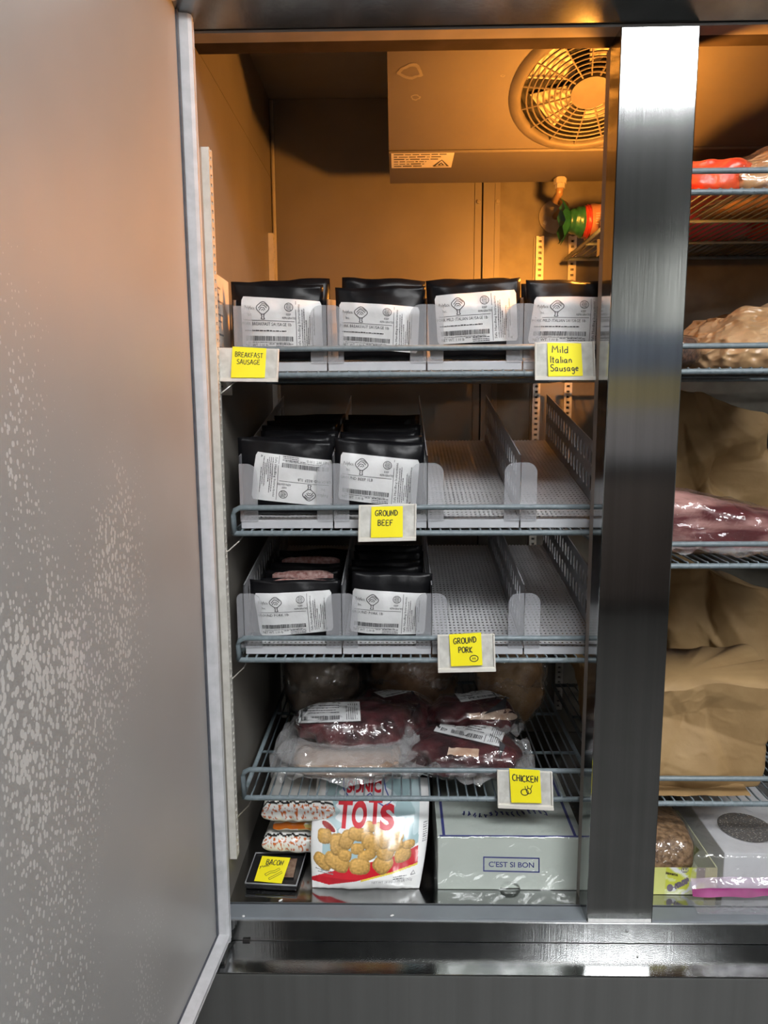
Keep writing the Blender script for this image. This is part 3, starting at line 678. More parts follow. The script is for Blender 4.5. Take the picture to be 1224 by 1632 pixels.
def pouch(k, lane, corners, label=None, title=None, lab=None, flip=False, yp=.122, thick=.03, lean=0, seed=0, group=None, base=None):
    c = [at(x, y, Y=yp) for x, y in corners]
    zf = floor_z(k, yp)+.0015
    if base is None:
        dz = zf-min(c[2].z, c[3].z)
        c[2].z += dz; c[3].z += dz
    f, b = pouch_fn(c, yp, thick, seed, lean)
    e = empty('meat_pouch', ((c[2].x+c[3].x)/2, yp, zf), label, 'pouch', group)
    body = pouch_body(f, b, e)
    if lab:
        L = [at(x, y, Y=yp-thick/2) for x, y in lab]     # image TL,TR,BR,BL
        TL, TR, BR, BL = [(p.x, p.z) for p in c]
        def uv(x, z):       # invert the pouch outline by a few Newton-like steps
            u, v = .5, .5
            for _ in range(25):
                X = (BL[0]*(1-u)+BR[0]*u)*(1-v)+(TL[0]*(1-u)+TR[0]*u)*v; Z = (BL[1]*(1-u)+BR[1]*u)*(1-v)+(TL[1]*(1-u)+TR[1]*u)*v
                u += (x-X)/max(.02, BR[0]-BL[0]); v += (z-Z)/max(.02, TL[1]-BL[1])
            return min(.995, max(.005, u)), min(.97, max(.01, v))
        def surf(off):
            def s_(a, t_):
                p = (L[3]*(1-a)+L[2]*a)*(1-t_)+(L[0]*(1-a)+L[1]*a)*t_
                u, v = uv(p.x, p.z); q = f(u, v); return Vector((p.x, q.y-off, p.z))
            return s_
        lo = MB(); s1 = surf(.0011)
        # rounded corners by pulling the grid corners in
        def rc(a, t_):
            r_ = .035; ax, tx = a, t_
            if a < r_*.8 and (t_ < .03 or t_ > .97): ax = r_*.6
            if a > 1-r_*.8 and (t_ < .03 or t_ > .97): ax = 1-r_*.6
            return s1(ax, tx)
        lo.grid(rc, 24, 14); l_ = lo.build('label', LABELP, e, smooth=True)
        s2 = surf(.0017)
        g = (lambda a, t_: s2(1-a, 1-t_)) if flip else s2
        wd = (L[1]-L[0]).length; ht = (L[0]-L[3]).length
        pb = PB(g, wd/ht); label_print(pb, title, 'SAUSAGE' in title); pb.build(INK, l_)
    return e
G1, G2, G3 = 'sausage pouches on the top shelf', 'ground beef pouches', 'ground pork pouches'
BS, MI = 'PORK BREAKFAST SAUSAGE 1lb', 'PORK MILD ITALIAN SAUSAGE 1lb'
p11 = pouch(1, 0, [(368,449),(515,455),(516,590),(374,590)], 'black breakfast sausage pouch with a flat white label above the leftmost holder', BS, [(383,471),(511,479),(514,558),(386,556)], seed=1, group=G1)
p12 = pouch(1, 1, [(534,458),(678,456),(675,590),(540,590)], 'black breakfast sausage pouch with a creased label, second from the left on the top shelf', BS, [(540,480),(669,489),(666,563),(540,553)], seed=2, group=G1)
p13 = pouch(1, 2, [(683,453),(829,443),(828,590),(688,590)], 'black mild Italian sausage pouch with a tilted label, third from the left', MI, [(693,470),(824,460),(827,542),(698,549)], seed=3, group=G1)
p14 = pouch(1, 3, [(838,446),(985,447),(980,590),(845,590)], 'black mild Italian sausage pouch beside the mullion, partly hidden by it', MI, [(854,472),(984,473),(982,549),(843,546)], seed=4, group=G1)
p21 = pouch(2, 0, [(379,697),(530,704),(529,815),(386,815)], 'black ground beef pouch with its label upside down, front left of the second shelf', 'GROUND BEEF 1LB', [(407,720),(529,735),(527,808),(400,795)], flip=True, seed=5, group=G2)
p22 = pouch(2, 1, [(533,697),(677,706),(670,815),(539,815)], 'black ground beef pouch with upright label above the ground beef note', 'GROUND BEEF 1LB', [(543,721),(669,734),(663,809),(538,796)], seed=6, group=G2)
p31 = pouch(3, 0, [(398,923),(543,925),(540,1022),(404,1022)], 'black ground pork pouch at the front left of the third shelf', 'GROUND PORK 1lb', [(403,948),(527,942),(531,1006),(414,1014)], seed=7, group=G3)
p32 = pouch(3, 1, [(562,911),(689,914),(687,1022),(557,1022)], 'black ground pork pouch with straight label in the second lane of the third shelf', 'GROUND PORK 1lb', [(562,940),(681,947),(677,1011),(557,1009)], seed=8, group=G3)
# the rows behind them
def rear(k, lane, y, dx, h, roll, label, group, seed, window=False, wd=.138, lx=0):
    xs = DIVX[k]; cx = (xs[lane]+xs[lane+1])/2+dx; z0 = floor_z(k, y)+.0015; hw = wd/2
    ca, sa = math.cos(roll), math.sin(roll)
    def P(a, b): return Vector((cx+a*ca-b*sa, 0, z0+max(0, 0)+a*sa+b*ca+hw*abs(sa)))
    c = [P(-hw, h), P(hw, h), P(hw-.004, 0), P(-hw+.004, 0)]
    f, b = pouch_fn(c, y, .028, seed, 0)
    e = empty('meat_pouch', (cx, y, z0), label, 'pouch', group)
    pouch_body(f, b, e, nu=14, nv=12)
    if window:
        m_ = MB()
        def g(u, v):
            q = 2*u-1; top = h*(.93+.075*math.sqrt(max(0, 1-q*q)))
            p = P(q*hw*.8, h*.8+(top-h*.8)*math.sin(math.pi*v)); nz = noise.noise(Vector((u*9+seed, v*5, seed)))*.002
            return Vector((p.x, y-.004-.011*math.cos(math.pi*v)*math.sqrt(max(.02, 1-q*q*.9)), p.z+nz))
        m_.grid(g, 18, 8); m_.build('meat_window', GROUNDM, e, smooth=True)
    return e
rear(1, 0, .158, .012, .126, .05, 'black sausage pouch with raised right corner behind the leftmost label', G1, 11)
rear(1, 1, .158, .004, .126, -.05, 'black pouch with raised left corner behind the second label on the top shelf', G1, 12)
rear(1, 2, .158, -.003, .126, .03, 'black pouch behind the tilted mild Italian sausage label', G1, 13)
rear(1, 3, .158, .004, .12, .0, 'black pouch behind the mild Italian sausage pouch beside the mullion', G1, 14)
bh = ['directly behind the front one', 'third in its row', 'fourth in its row', 'fifth in its row', 'rearmost visible in its row']
for i in range(5):
    y = .16+.042*i
    rear(2, 0, y, random.uniform(-.004, .006)+.004*i, .118+.004*random.random(), random.uniform(-.02, .03), f'black ground beef pouch {bh[i]} in the left lane', G2, 20+i)
    rear(2, 1, y, random.uniform(-.004, .004), .118+.004*random.random(), random.uniform(-.03, .01), f'black ground beef pouch {bh[i]} behind the upright label', G2, 30+i)
for i in range(5):
    y = .158+.036*i
    rear(3, 0, y, .003*i+.004, .094, random.uniform(-.01, .01), f'ground pork pouch with pink meat showing at its top, {bh[i]}' if i in (0, 1, 3) else f'plain black ground pork pouch {bh[i]} in the left lane', G3, 40+i, i in (0, 1, 3), .138)
    rear(3, 1, y, random.uniform(-.004, .004), .1+.004*random.random(), random.uniform(-.02, .02), f'black ground pork pouch {bh[i]} in the second lane', G3, 50+i, False, .132)
# ================================================================== label holders and notes
YH = YS-.0115
def holder(px, label, note_px, note_label, draw, seed):
    c = [at(x, y, Y=YH) for x, y in px]
    e = empty('label_holder', ((c[2].x+c[3].x)/2, YH, c[3].z), label, 'label holder', 'white shelf label holders')
    TL, TR, BR, BL = c
    def S(a, b, o): p = (BL*(1-a)+BR*a)*(1-b)+(TL*(1-a)+TR*a)*b; return Vector((p.x, YH-o, p.z))
    def slab(a0, a1, b0, b1, o0, o1):
        return MB().add([S(a, b, o) for o in (o0, o1) for a, b in ((a0,b0),(a1,b0),(a1,b1),(a0,b1))], [(0,1,2,3),(7,6,5,4),(0,4,5,1),(1,5,6,2),(2,6,7,3),(3,7,4,0)])
    slab(0, 1, 0, 1, -.002, 0).build('back_plate', HOLDER, e, bevel=.0007)
    slab(.035, .965, .12, .97, .0001, .0007).build('window', HOLDER_IN, e)
    for a in ((0, 1, 0, .1, 0, .0045), (0, .03, .1, 1, 0, .003), (.97, 1, .1, 1, 0, .003)): slab(*a).build('frame_edge', HOLDER, e, bevel=.0006)
    slab(.25, .42, .5, .9, -.009, -.002).build('clip', HOLDER, e); slab(.6, .77, .5, .9, -.009, -.002).build('clip', HOLDER, e)
    YN = YH-.0052
    n = [at(x, y, Y=YN) for x, y in note_px]
    def s_(off): 
        def q(a, b):
            p = (n[3]*(1-a)+n[2]*a)*(1-b)+(n[0]*(1-a)+n[1]*a)*b; return Vector((p.x, YN+.003-.003*abs(1-b)-off, p.z))
        return q
    m_ = MB(); m_.grid(s_(0), 4, 6); nt_ = m_.build('sticky_note', NOTE, solid=.0003)
    tag(nt_, note_label, 'note', 'yellow handwritten notes')
    pb = PB(s_(.0006), (n[1]-n[0]).length/(n[0]-n[3]).length); draw(pb); pb.build(MARK, nt_, 'handwriting')
def d1(p): hand(p, 'BREAKFAST', .09, .68, .155, .84, .01, .022, -.02); hand(p, 'SAUSAGE', .15, .44, .15, .7, .01, .022)
def d2(p): hand(p, 'Mild', .13, .7, .21, .5, .01, .028); hand(p, 'Italian', .06, .4, .2, .66, .01, .028); hand(p, 'Sausage', .06, .15, .2, .84, .01, .028)
def d3(p): hand(p, 'GROUND', .12, .69, .18, .74, .015, .03, .02); hand(p, 'BEEF', .21, .38, .18, .5, .015, .03, .02)
def d4(p):
    hand(p, 'GROUND', .12, .68, .18, .74, .015, .03, .05); hand(p, 'PORK', .26, .4, .18, .46, .015, .03, .02)
    p.line([(.74+.13*math.cos(2*math.pi*i/20), .22+.095*math.sin(2*math.pi*i/20)) for i in range(20)], .026, True)
    p.line([(.71,.19),(.71,.25)], .028); p.line([(.77,.19),(.77,.25)], .028)
def d5(p):
    hand(p, 'CHICKEN', .08, .64, .19, .86, .015, .03, -.02)
    p.line([(.46+.12*math.cos(2*math.pi*i/16), .32+.09*math.sin(2*math.pi*i/16)) for i in range(16)], .026, True)
    p.line([(.6+.08*math.cos(2*math.pi*i/14), .36+.08*math.sin(2*math.pi*i/14)) for i in range(14)], .024, True)
    p.line([(.58,.42),(.56,.52)], .022); p.line([(.66,.42),(.72,.54)], .022); p.line([(.5,.4),(.48,.5)], .02)
holder([(347,554),(445,556),(443,609),(346,608)], 'white label holder at the left end of the top shelf', [(370,552),(424,555),(422,602),(368,602)], 'yellow note reading BREAKFAST SAUSAGE on the top left holder', d1, 1)
holder([(852,546),(947,544),(949,606),(852,606)], 'white label holder beside the mullion on the top shelf', [(873,546),(927,547),(929,599),(874,600)], 'yellow note reading Mild Italian Sausage beside the mullion', d2, 2)
holder([(572,805),(664,803),(663,861),(571,863)], 'white label holder in the middle of the second shelf', [(592,808),(642,807),(642,856),(591,857)], 'yellow note reading GROUND BEEF on the second shelf', d3, 3)
holder([(697,1012),(788,1010),(790,1069),(698,1071)], 'white label holder in the middle of the third shelf', [(716,1012),(767,1009),(769,1060),(719,1062)], 'yellow note reading GROUND PORK with a small round face', d4, 4)
holder([(792,1227),(880,1230),(882,1290),(793,1286)], 'white label holder at the right of the lowest shelf', [(812,1226),(861,1229),(863,1280),(815,1279)], 'yellow note reading CHICKEN with a small drawn bird', d5, 5)
# ================================================================== soft goods helpers
from mathutils.bvhtree import BVHTree
def sp_(x, e): return math.copysign(abs(x)**e, x)
def rrect(u, hw, hd, n):
    """evenly spaced point on a rounded rectangle"""
    P = 4*(hw+hd); t = (u % 1)*P
    t += hd
    t %= P
    if t < 2*hd: x, y = hw, t-hd
    elif t < 2*hd+2*hw: x, y = hw-(t-2*hd), hd
    elif t < 4*hd+2*hw: x, y = -hw, hd-(t-2*hd-2*hw)
    else: x, y = -hw+(t-4*hd-2*hw), -hd
    s = (abs(x/hw)**n+abs(y/hd)**n)**(-1/n); return x*s, y*s
def N3(x, y, z): return noise.noise(Vector((x, y, z)))
def blob(c, size, rz=0, seed=0, sq=.55, lump=.12, fr_=6, nu=84, nv=26, grow=0, tilt=0, wrinkle=0):
    """flattened lump resting on z=c.z"""
    w_, d_, h_ = size; ca, sa = math.cos(rz), math.sin(rz)
    def f(u, v):
        a = 2*math.pi*u; ph = math.pi*(v-.5)
        cr = max(0.0, math.cos(ph))**.5 if v not in (0, 1) else 0
        x, y = rrect(u, w_/2+grow, d_/2+grow, 2/sq); x *= cr; y *= cr
        z = (h_/2+grow)*sp_(math.sin(ph), .7)
        q = 1+lump*N3(math.cos(a)*cr*2+seed, math.sin(a)*cr*2, z*fr_*4+seed)+lump*.5*N3(x*60+seed, y*60, z*60)
        q += wrinkle*(.5-abs(N3(x*30+seed, y*30, z*30)*2))+wrinkle*.7*(.5-abs(N3(x*70+seed, y*70, z*70)*2))
        x *= q; y *= q; z = z*(1+wrinkle*2*(.5-abs(N3(x*40, y*40+seed, 11)*2))+lump*1.6*N3(x*18+seed, y*18, 7)+lump*.8*N3(x*45, y*45+seed, 3))
        z = (max(z, -h_/2)+h_/2)*(1+tilt*x/(w_/2))
        return Vector((c[0]+x*ca-y*sa, c[1]+x*sa+y*ca, c[2]+max(z, .0005)))
    m_ = MB(); m_.grid(f, nu, nv, closed_u=True); return m_
def flap(c, size, rz, seed, out, zmid, ruffle=.012, nu=120, nv=9, droop=.0):
    """crumpled film margin round a vacuum pack; out=(left,right,front,back) widths"""
    w_, d_, h_ = size; ca, sa = math.cos(rz), math.sin(rz)
    def f(u, v):
        a = 2*math.pi*u; cx, sy = rrect(u, w_/2, d_/2, 4.4); cx /= w_/2; sy /= d_/2
        ox = out[1] if cx > 0 else out[0]; oy = out[3] if sy > 0 else out[2]
        k = .93 + 0*v
        x = cx*(w_/2*k+ox*v)+.006*v*N3(a*3, seed, 1); y = sy*(d_/2*k+oy*v)+.006*v*N3(a*3, seed, 5)
        z = zmid+ruffle*(v**1.2)*(1.6*N3(a*2.2+seed, v*1.2, 0)+.9*N3(a*7+seed, v*2, 2)+.5*(.4-abs(N3(a*16+seed, v*3, 7))))-droop*v*v
        return Vector((c[0]+x*ca-y*sa, c[1]+x*sa+y*ca, c[2]+max(z, .0018)))
    m_ = MB(); m_.grid(f, nu, nv, closed_u=True); return m_
def bvh(mb): return BVHTree.FromPolygons([Vector(p) for p in mb.v], [f for f in mb.f])
def decal_surf(tree, px, off):
    """px: photo corners TL,TR,BR,BL; the point of the surface seen through each spot"""
    last = [None]
    def s_(a, t):
        x = (px[3][0]*(1-a)+px[2][0]*a)*(1-t)+(px[0][0]*(1-a)+px[1][0]*a)*t
        y = (px[3][1]*(1-a)+px[2][1]*a)*(1-t)+(px[0][1]*(1-a)+px[1][1]*a)*t
        d = (FW + RT*((x-PW/2)/F) - UP*((y-PH/2)/F)).normalized()
        loc, nr, _, ds = tree.ray_cast(CAM, d)
        if loc is None:
            loc = last[0] + Vector((0, 0, 0)) if last[0] is not None else CAM+d*1.3
            q = tree.find_nearest(CAM+d*(loc-CAM).length)[0]; loc = q
        last[0] = loc
        return loc - d*off
    return s_
def small_label(tree, px, parent, off=.004, bar=True, flip=False, rows=4, seed=0):
    n_ = 12; s1 = decal_surf(tree, px, off)
    m_ = MB(); m_.grid(s1, n_, 6); l_ = m_.build('label', LABELP, parent, smooth=True)
    s2 = decal_surf(tree, px, off+.0008); g = (lambda a, t: s2(1-a, 1-t)) if flip else s2
    pb = PB(g, 2.6)
    for k in range(6): pb.smallv(.05+.03*k, .1, .9, .03, k+seed)
    pb.line([(.25, .05), (.25, .95)], .02)
    if bar:
        r = random.Random(seed); x = .3
        while x < .92: wd = r.choice((.006, .01, .016)); pb.rect(x, x+wd, .68, .88); x += wd+r.choice((.006, .011))
    for k in range(rows): pb.small(.3, .95-.1*(k % 2), .5-.12*k, .045, k+seed)
    pb.build(INK, l_)
def vac_pack(label, c, size, rz, seed, mt, out, cat='meat pack', group='vacuum packed meats', labels=(), fat=(), zmid=None, lump=.2, ruffle=.012, droop=0, tilt=0, sq=.55, flapmat=None):
    e = empty('vacuum_meat_pack', c, label, cat, group)
    b = blob(c, size, rz, seed, sq, lump, tilt=tilt); b.build('meat', mt, e, smooth=True)
    fm = blob(c, size, rz, seed, sq, lump, grow=.0035, tilt=tilt, nu=150, nv=44, wrinkle=.03); fm.build('film', FILM, e, smooth=True)
    if out: flap(c, size, rz, seed, out, size[2]*.4 if zmid is None else zmid, ruffle, droop=droop).build('film_margin', flapmat or FILM_FLAP, e, smooth=True)
    T = bvh(b)
    for px in fat:
        s1 = decal_surf(T, px, .0012); m_ = MB(); m_.grid(lambda a, t: s1(a+.06*N3(t*5, seed, a), .5+(t-.5)*(.75+.5*N3(a*4, seed, 2))), 12, 5); m_.build('fat_cap', FAT, e, smooth=True)
    for i, lp in enumerate(labels): small_label(bvh(fm), lp[0], e, .0012, flip=len(lp) > 1 and lp[1], seed=seed+i)
    return e
def cbag(c, size, seed, top=.8, crump=.012, nu=200, nv=100, paper=False, sq=.35, lean=(0, 0), ridge=7, topz=None, rz=0, belly=.08, open_top=False):
    """standing crumpled bag; side surface plus closed bottom (and top unless open)"""
    w_, d_, h_ = size; ca, sa = math.cos(rz), math.sin(rz); rg = random.Random(seed)
    creases = [(math.cos(t), math.sin(t), math.cos(t)*rg.uniform(-w_/2, w_/2)+math.sin(t)*rg.uniform(.05, 1)*h_, rg.choice((-1, 1))*rg.uniform(.4, 1)) for t in [rg.uniform(0, math.pi) for _ in range(11)]]
    def side(u, v):
        a = 2*math.pi*u; k = (1-(1-top)*v**1.5)*(1+belly*math.sin(math.pi*min(1, v)))
        x, y = rrect(u, w_/2, d_/2, 2/sq); x *= k; y *= k
        q_ = ridge*1.6
        rn = 1-abs(N3(x*q_+seed, y*q_, h_*v*q_+seed))*2.6
        r2 = 1-abs(N3(x*q_*2.6+seed*2, y*q_*2.6, h_*v*q_*2.6))*2.6
        if paper:
            n3 = N3(x*40+seed*2, y*40, h_*v*34); ax = x+(.6*y if seed % 2 else -.6*y); rn = .5*N3(x*6+seed, y*6, h_*v*6); r2 = .3*max(0, 1-abs(n3)*5)
            for cs, sn, off, sl in creases: rn += sl*(min(abs(ax*cs+h_*v*sn-off), .07)-.035)*42
        s_ = crump*(rn+.45*r2)*min(1, v*4+.3)
        L_ = math.hypot(x, y) or 1; x += x/L_*s_; y += y/L_*s_
        z = h_*v
        if topz: z += topz(x/(w_/2), y/(d_/2))*v**2
        z += v*v*.018*N3(a*1.7, seed, 4)
        x += lean[0]*v; y += lean[1]*v
        return Vector((c[0]+x*ca-y*sa, c[1]+x*sa+y*ca, c[2]+z))
    m_ = MB(); m_.grid(side, nu, nv, closed_u=True)
    m_.f.append(tuple(range(nu-1, -1, -1)))
    if not open_top:
        n0 = len(m_.v); ring = m_.v[nv*nu:nv*nu+nu]; cx = sum(p[0] for p in ring)/nu; cy = sum(p[1] for p in ring)/nu; cz = sum(p[2] for p in ring)/nu
        m_.v.append((cx, cy, cz-.01)); m_.f += [(nv*nu+i, nv*nu+(i+1) % nu, n0) for i in range(nu)]
    return m_
def painted(name, fn, colf, nu, nv, mt, parent=None):
    """fine grid with a flat print laid out in its own (s,t)"""
    m_ = MB(); m_.grid(fn, nu, nv); o = m_.build(name, mt, parent, smooth=True)
    at_ = o.data.color_attributes.new('print', 'FLOAT_COLOR', 'POINT')
    buf = []
    for j in range(nv+1):
        for i in range(nu+1): buf += [*colf(i/nu, j/nv), 1]
    at_.data.foreach_set('color', buf); return o
# ================================================================== lowest left shelf: packed cuts and whole birds
Z4 = SH[4][0]+.0066
def X_(x, y, Y): return at(x, y, Y=Y).x
vac_pack('pale meat slab in clear film under the left beef pack', (-.098, .2, Z4), (.2, .15, .038), .03, 3, PALE, (.05,.04,.035,.02), zmid=.022, ruffle=.02, lump=.09)
vac_pack('dark beef pack with a white label lying on the pale slab at left', (-.088, .225, Z4+.042), (.205, .13, .052), .02, 5, BEEF, (.045,.03,.06,.02), labels=[([(463,1121),(573,1118),(575,1149),(462,1153)], True)], zmid=.014, ruffle=.028, droop=.03)
vac_pack('dark beef shank pack with slanted label at the front right', (.122, .185, Z4), (.2, .12, .058), -.12, 9, BEEF, (.045,.035,.035,.02), labels=[([(707,1139),(808,1157),(797,1190),(691,1165)], True)], fat=[[(716,1188),(764,1192),(762,1208),(712,1206)]], ruffle=.026)
vac_pack('dark beef pack with a pale fat side behind the slanted label', (.14, .305, Z4), (.17, .1, .078), .1, 12, BEEF, (.02,.03,.01,.02), labels=[([(722,1102),(810,1092),(827,1105),(735,1119)], True)], fat=[[(745,1135),(842,1124),(842,1150),(750,1149)]], ruffle=.02)
vac_pack('dark beef pack with a label half hidden in the middle of the lowest shelf', (-.012, .3, Z4), (.15, .12, .085), -.3, 15, BEEF, (.02,.02,.03,.02), labels=[([(595,1103),(680,1086),(690,1094),(612,1112)], True)], ruffle=.02)
def bird(label, c, size, seed, rz, mt=CHICK):
    e = empty('packed_chicken', c, label, 'chicken', 'bagged whole chickens')
    b = blob(c, size, rz, seed, .8, .16, nv=26); b.build('bird', mt, e, smooth=True)
    blob(c, size, rz, seed, .8, .16, grow=.005).build('film', FILM, e, smooth=True)
    flap(c, size, rz, seed, (.015, .015, .01, .01), size[2]*.55, .03).build('film_margin', FILM, e, smooth=True)
bird('pale bagged chicken at the back left of the lowest shelf', (-.17, .43, Z4), (.15, .16, .155), 31, .2, mat('bagged_bird', (.16,.11,.08), .4, 0, (.3,.23,.17), 14))
bird('yellowish bagged chicken at the back right of the lowest shelf', (.243, .44, Z4), (.14, .17, .165), 37, -.2)
bird('brown bagged chicken at the back centre of the lowest shelf', (.03, .47, Z4), (.19, .15, .15), 41, 0, mat('dark_bird', (.12,.06,.03), .4, 0, (.22,.12,.06), 18))
# ================================================================== bottom left: bacon, potato bites, bakery box
ZFL = .4035
PRT = mat('printed_film', (1,1,1), .25, 0, (.92,.92,.92), 12, .25, 30, attr='print', coat=.3)
def bacon_pack(label, c, size, seed, mode, rz=0):
    w_, d_, h_ = size; ca, sa = math.cos(rz), math.sin(rz); e = empty('bacon_pack', c, label, 'bacon', 'bacon packages stacked in the corner')
    def fn(u, v):
        a = v*2*math.pi; x = (u-.5)*w_; ed = max(0, 1-abs(2*u-1)**6)**.5
        y = d_/2*sp_(math.cos(a), .5)*(.97+.03*ed); z = h_/2*sp_(math.sin(a), .6)*(.22+.78*ed)
        z += .0022*N3(u*7+seed, v*9, 1)*ed; y += .002*N3(u*11+seed, v*7, 2)
        z += .006*(1-ed)*N3(u*3, v*9+seed, 3)
        return Vector((c[0]+x*ca-y*sa, c[1]+x*sa+y*ca, c[2]+h_/2+max(z, -h_/2+.0004)))
    r = random.Random(seed); marks = [(r.random(), r.random()) for _ in range(60)]
    def col(u, v):
        # v: .5 is the front edge, 0.25 the top
        f = (v-.25)/.25
        wv = .03*math.sin(u*38+seed)+.02*math.sin(u*71)
        if mode == 'print':
            if abs(f-(.5+wv)) < .05: return (.02,.02,.02)
            if .6 < f < 1.12:
                q = N3(u*26+seed, f*9, 3)+.5*N3(u*50, f*22+seed, 9)
                if q > .17: return (.55,.12,.02)
            if f > 1.6: return (.6,.55,.52)
            return (.78,.77,.74)
        if mode == 'clear':
            if .72 < f < 1.05 and u < .55+.1*N3(u*9, f*3, 1): return (.5,.12,.01)
            if .85 < f < 1.25 and u >= .4: return (.5,.42,.14)
            if abs(f-1.3-wv) < .05: return (.03,.03,.02)
            return (.68,.66,.62)
    painted('wrapper', fn, col, 110, 90, PRT, e)
    m_ = MB().grid(lambda u, v: Vector((c[0]+(u-.5)*w_*.9, c[1]+(v-.5)*d_*.86, c[2]+h_*.5+.25*h_*math.sin(math.pi*u)*math.sin(math.pi*v)*.5)), 6, 6); m_.build('bacon_slab', BEEFR, e)
bx0 = -.256
bacon_pack('printed bacon package at the bottom of the small stack in the corner', (bx0+.073, .215, ZFL+.016), (.135, .16, .04), 2, 'print', -.05)
bacon_pack('clear bacon package with an orange edge in the middle of the stack', (bx0+.079, .225, ZFL+.057), (.118, .16, .026), 5, 'clear', .03)
bacon_pack('printed bacon package on top of the small stack in the corner', (bx0+.073, .21, ZFL+.084), (.135, .17, .044), 8, 'print', .0)
TRAYM = mat('black_tray', (.012,.012,.013), .18, 0, (.02,.02,.022), 30)
e = empty('bacon_tray', (-.2, .14, ZFL), 'flat black tray pack under the bacon note on the cabinet floor', 'tray')
tr = [at(x, y, Z=ZFL+.008) for x, y in ((403,1375),(484,1375),(472,1414),(391,1410))]
def trs(a, t, z): p = (tr[3]*(1-a)+tr[2]*a)*(1-t)+(tr[0]*(1-a)+tr[1]*a)*t; return Vector((p.x, p.y, ZFL+z))
m_ = MB()
for a, b, c_, d_ in ((0,1,0,1),):
    m_.add([trs(x, y, z) for z in (.0005, .009) for x, y in ((0,0),(1,0),(1,1.4),(0,1.4))], [(3,2,1,0),(4,5,6,7),(0,1,5,4),(1,2,6,5),(2,3,7,6),(3,0,4,7)])
m_.build('tray_body', TRAYM, e, bevel=.002)
MB().tube([trs(0,0,.011), trs(1,0,.011), trs(1,1.4,.011), trs(0,1.4,.011)], .0016, 6, closed=True).build('rim', mat('clear_rim', (.25,.25,.26), .1), e, smooth=True)
MB().add([trs(x, y, .0118) for x, y in ((.3,.3),(.9,.3),(.86,1.1),(.35,1.1))], [(0,1,2,3)]).build('bacon_window', mat('bacon_seen', (.12,.05,.03), .3, 0, (.3,.22,.16), 60), e)
nc = [at(x, y, Z=ZFL+.014) for x, y in ((418,1369),(463,1372),(449,1408),(405,1404))]
ns = lambda o: (lambda a, t: (nc[3]*(1-a)+nc[2]*a)*(1-t)+(nc[0]*(1-a)+nc[1]*a)*t+Vector((0, 0, o+.006*t)))
nt_ = MB().grid(ns(0), 3, 3).build('sticky_note', NOTE, solid=.0003); tag(nt_, 'yellow note reading BACON lying on the black tray', 'note', 'yellow handwritten notes')
pb = PB(ns(.0007), 1.0); hand(pb, 'BACON', .22, .66, .2, .62, .01, .03); hand(pb, 'yum!', .04, .5, .14, .36, .01, .022, .3)
pb.line([(.3,.28),(.45,.4),(.6,.44),(.74,.56),(.78,.5),(.64,.37),(.5,.34),(.36,.22)], .02, True); pb.line([(.48,.14),(.62,.24),(.86,.44),(.9,.38),(.68,.2),(.52,.08)], .02, True)
pb.build(MARK, nt_, 'handwriting')
# --- bag of potato bites
e = empty('potato_bites_bag', (-.06, .09, ZFL), 'white and pale blue bag of potato bites with red lettering', 'bag')
b0, b1 = at(499, 1417, Z=ZFL), at(668, 1419, Z=ZFL)
YBG = b0.y-.004; hb_ = .147; BL_ = .11
xb0, xb1 = at(497, 1415, Y=YBG).x, at(668, 1418, Y=YBG).x; xt0, xt1 = at(505, 1238, Y=YBG+.11).x, at(684, 1238, Y=YBG+.11).x
def bagf(sg):
    def f(u, v):
        x = (xb0*(1-u)+xb1*u)*(1-v)+(xt0*(1-u)+xt1*u)*v
        bul = (max(0, 1-abs(2*u-1)**2.6)**.7)*(max(0, min(1, v/.16))**.6)*(max(0, min(1, (1.02-v)/.3))**.7)
        side = .006*math.sin(v*math.pi)*(1 if u > .5 else -1)*abs(2*u-1)
        wr = .0035*N3(u*4+1, v*3, 2)+.0016*N3(u*16, v*4, 5)*(1-.6*bul)+.003*N3(u*9, v*2, 8)*(v > .55)*(v-.55)*2
        return Vector((x+side, YBG+.008+BL_*max(0, v)**1.2-sg*.026*bul+wr*(1 if sg > 0 else .5)-sg*.0004, ZFL+.0006+hb_*v))
    return f
random.seed(3)
tots = []
for (px, py, rx, ry, rot) in ((517,1377,18,13,.5),(539,1374,24,15,.35),(521,1335,13,13,0),(541,1345,14,19,-.1),(555,1337,13,17,.4),(571,1327,17,12,.1),(585,1330,12,9,0),(593,1340,19,15,.3),(605,1319,11,12,0),(571,1351,12,10,0),(585,1361,17,10,-.5),(574,1379,19,14,0),(609,1374,17,17,.7),(613,1356,16,13,.3),(627,1330,17,11,.6),(628,1346,14,10,.1),(590,1315,11,9,.2),(639,1363,15,13,-.2),(648,1347,11,8,0),(610,1335,11,16,-.3),(552,1362,12,10,.2)):
    tots.append((px, py, rx*.84, ry*.84, rot))
def frt(px, py):   # photo px on the bag front -> (u,v)
    v = .3
    for _ in range(12): p = at(px, py, Y=YBG-.013+BL_*max(0, v)**1.2); v = (p.z-ZFL)/hb_
    x0_, x1_ = xb0*(1-v)+xt0*v, xb1*(1-v)+xt1*v; return (p.x-x0_)/(x1_-x0_), v
tuv = []
for px, py, rx, ry, rot in tots:
    u, v = frt(px, py); tuv.append((u, v, rx/178, ry/163, rot, px))
cU, cV = frt(527, 1319)
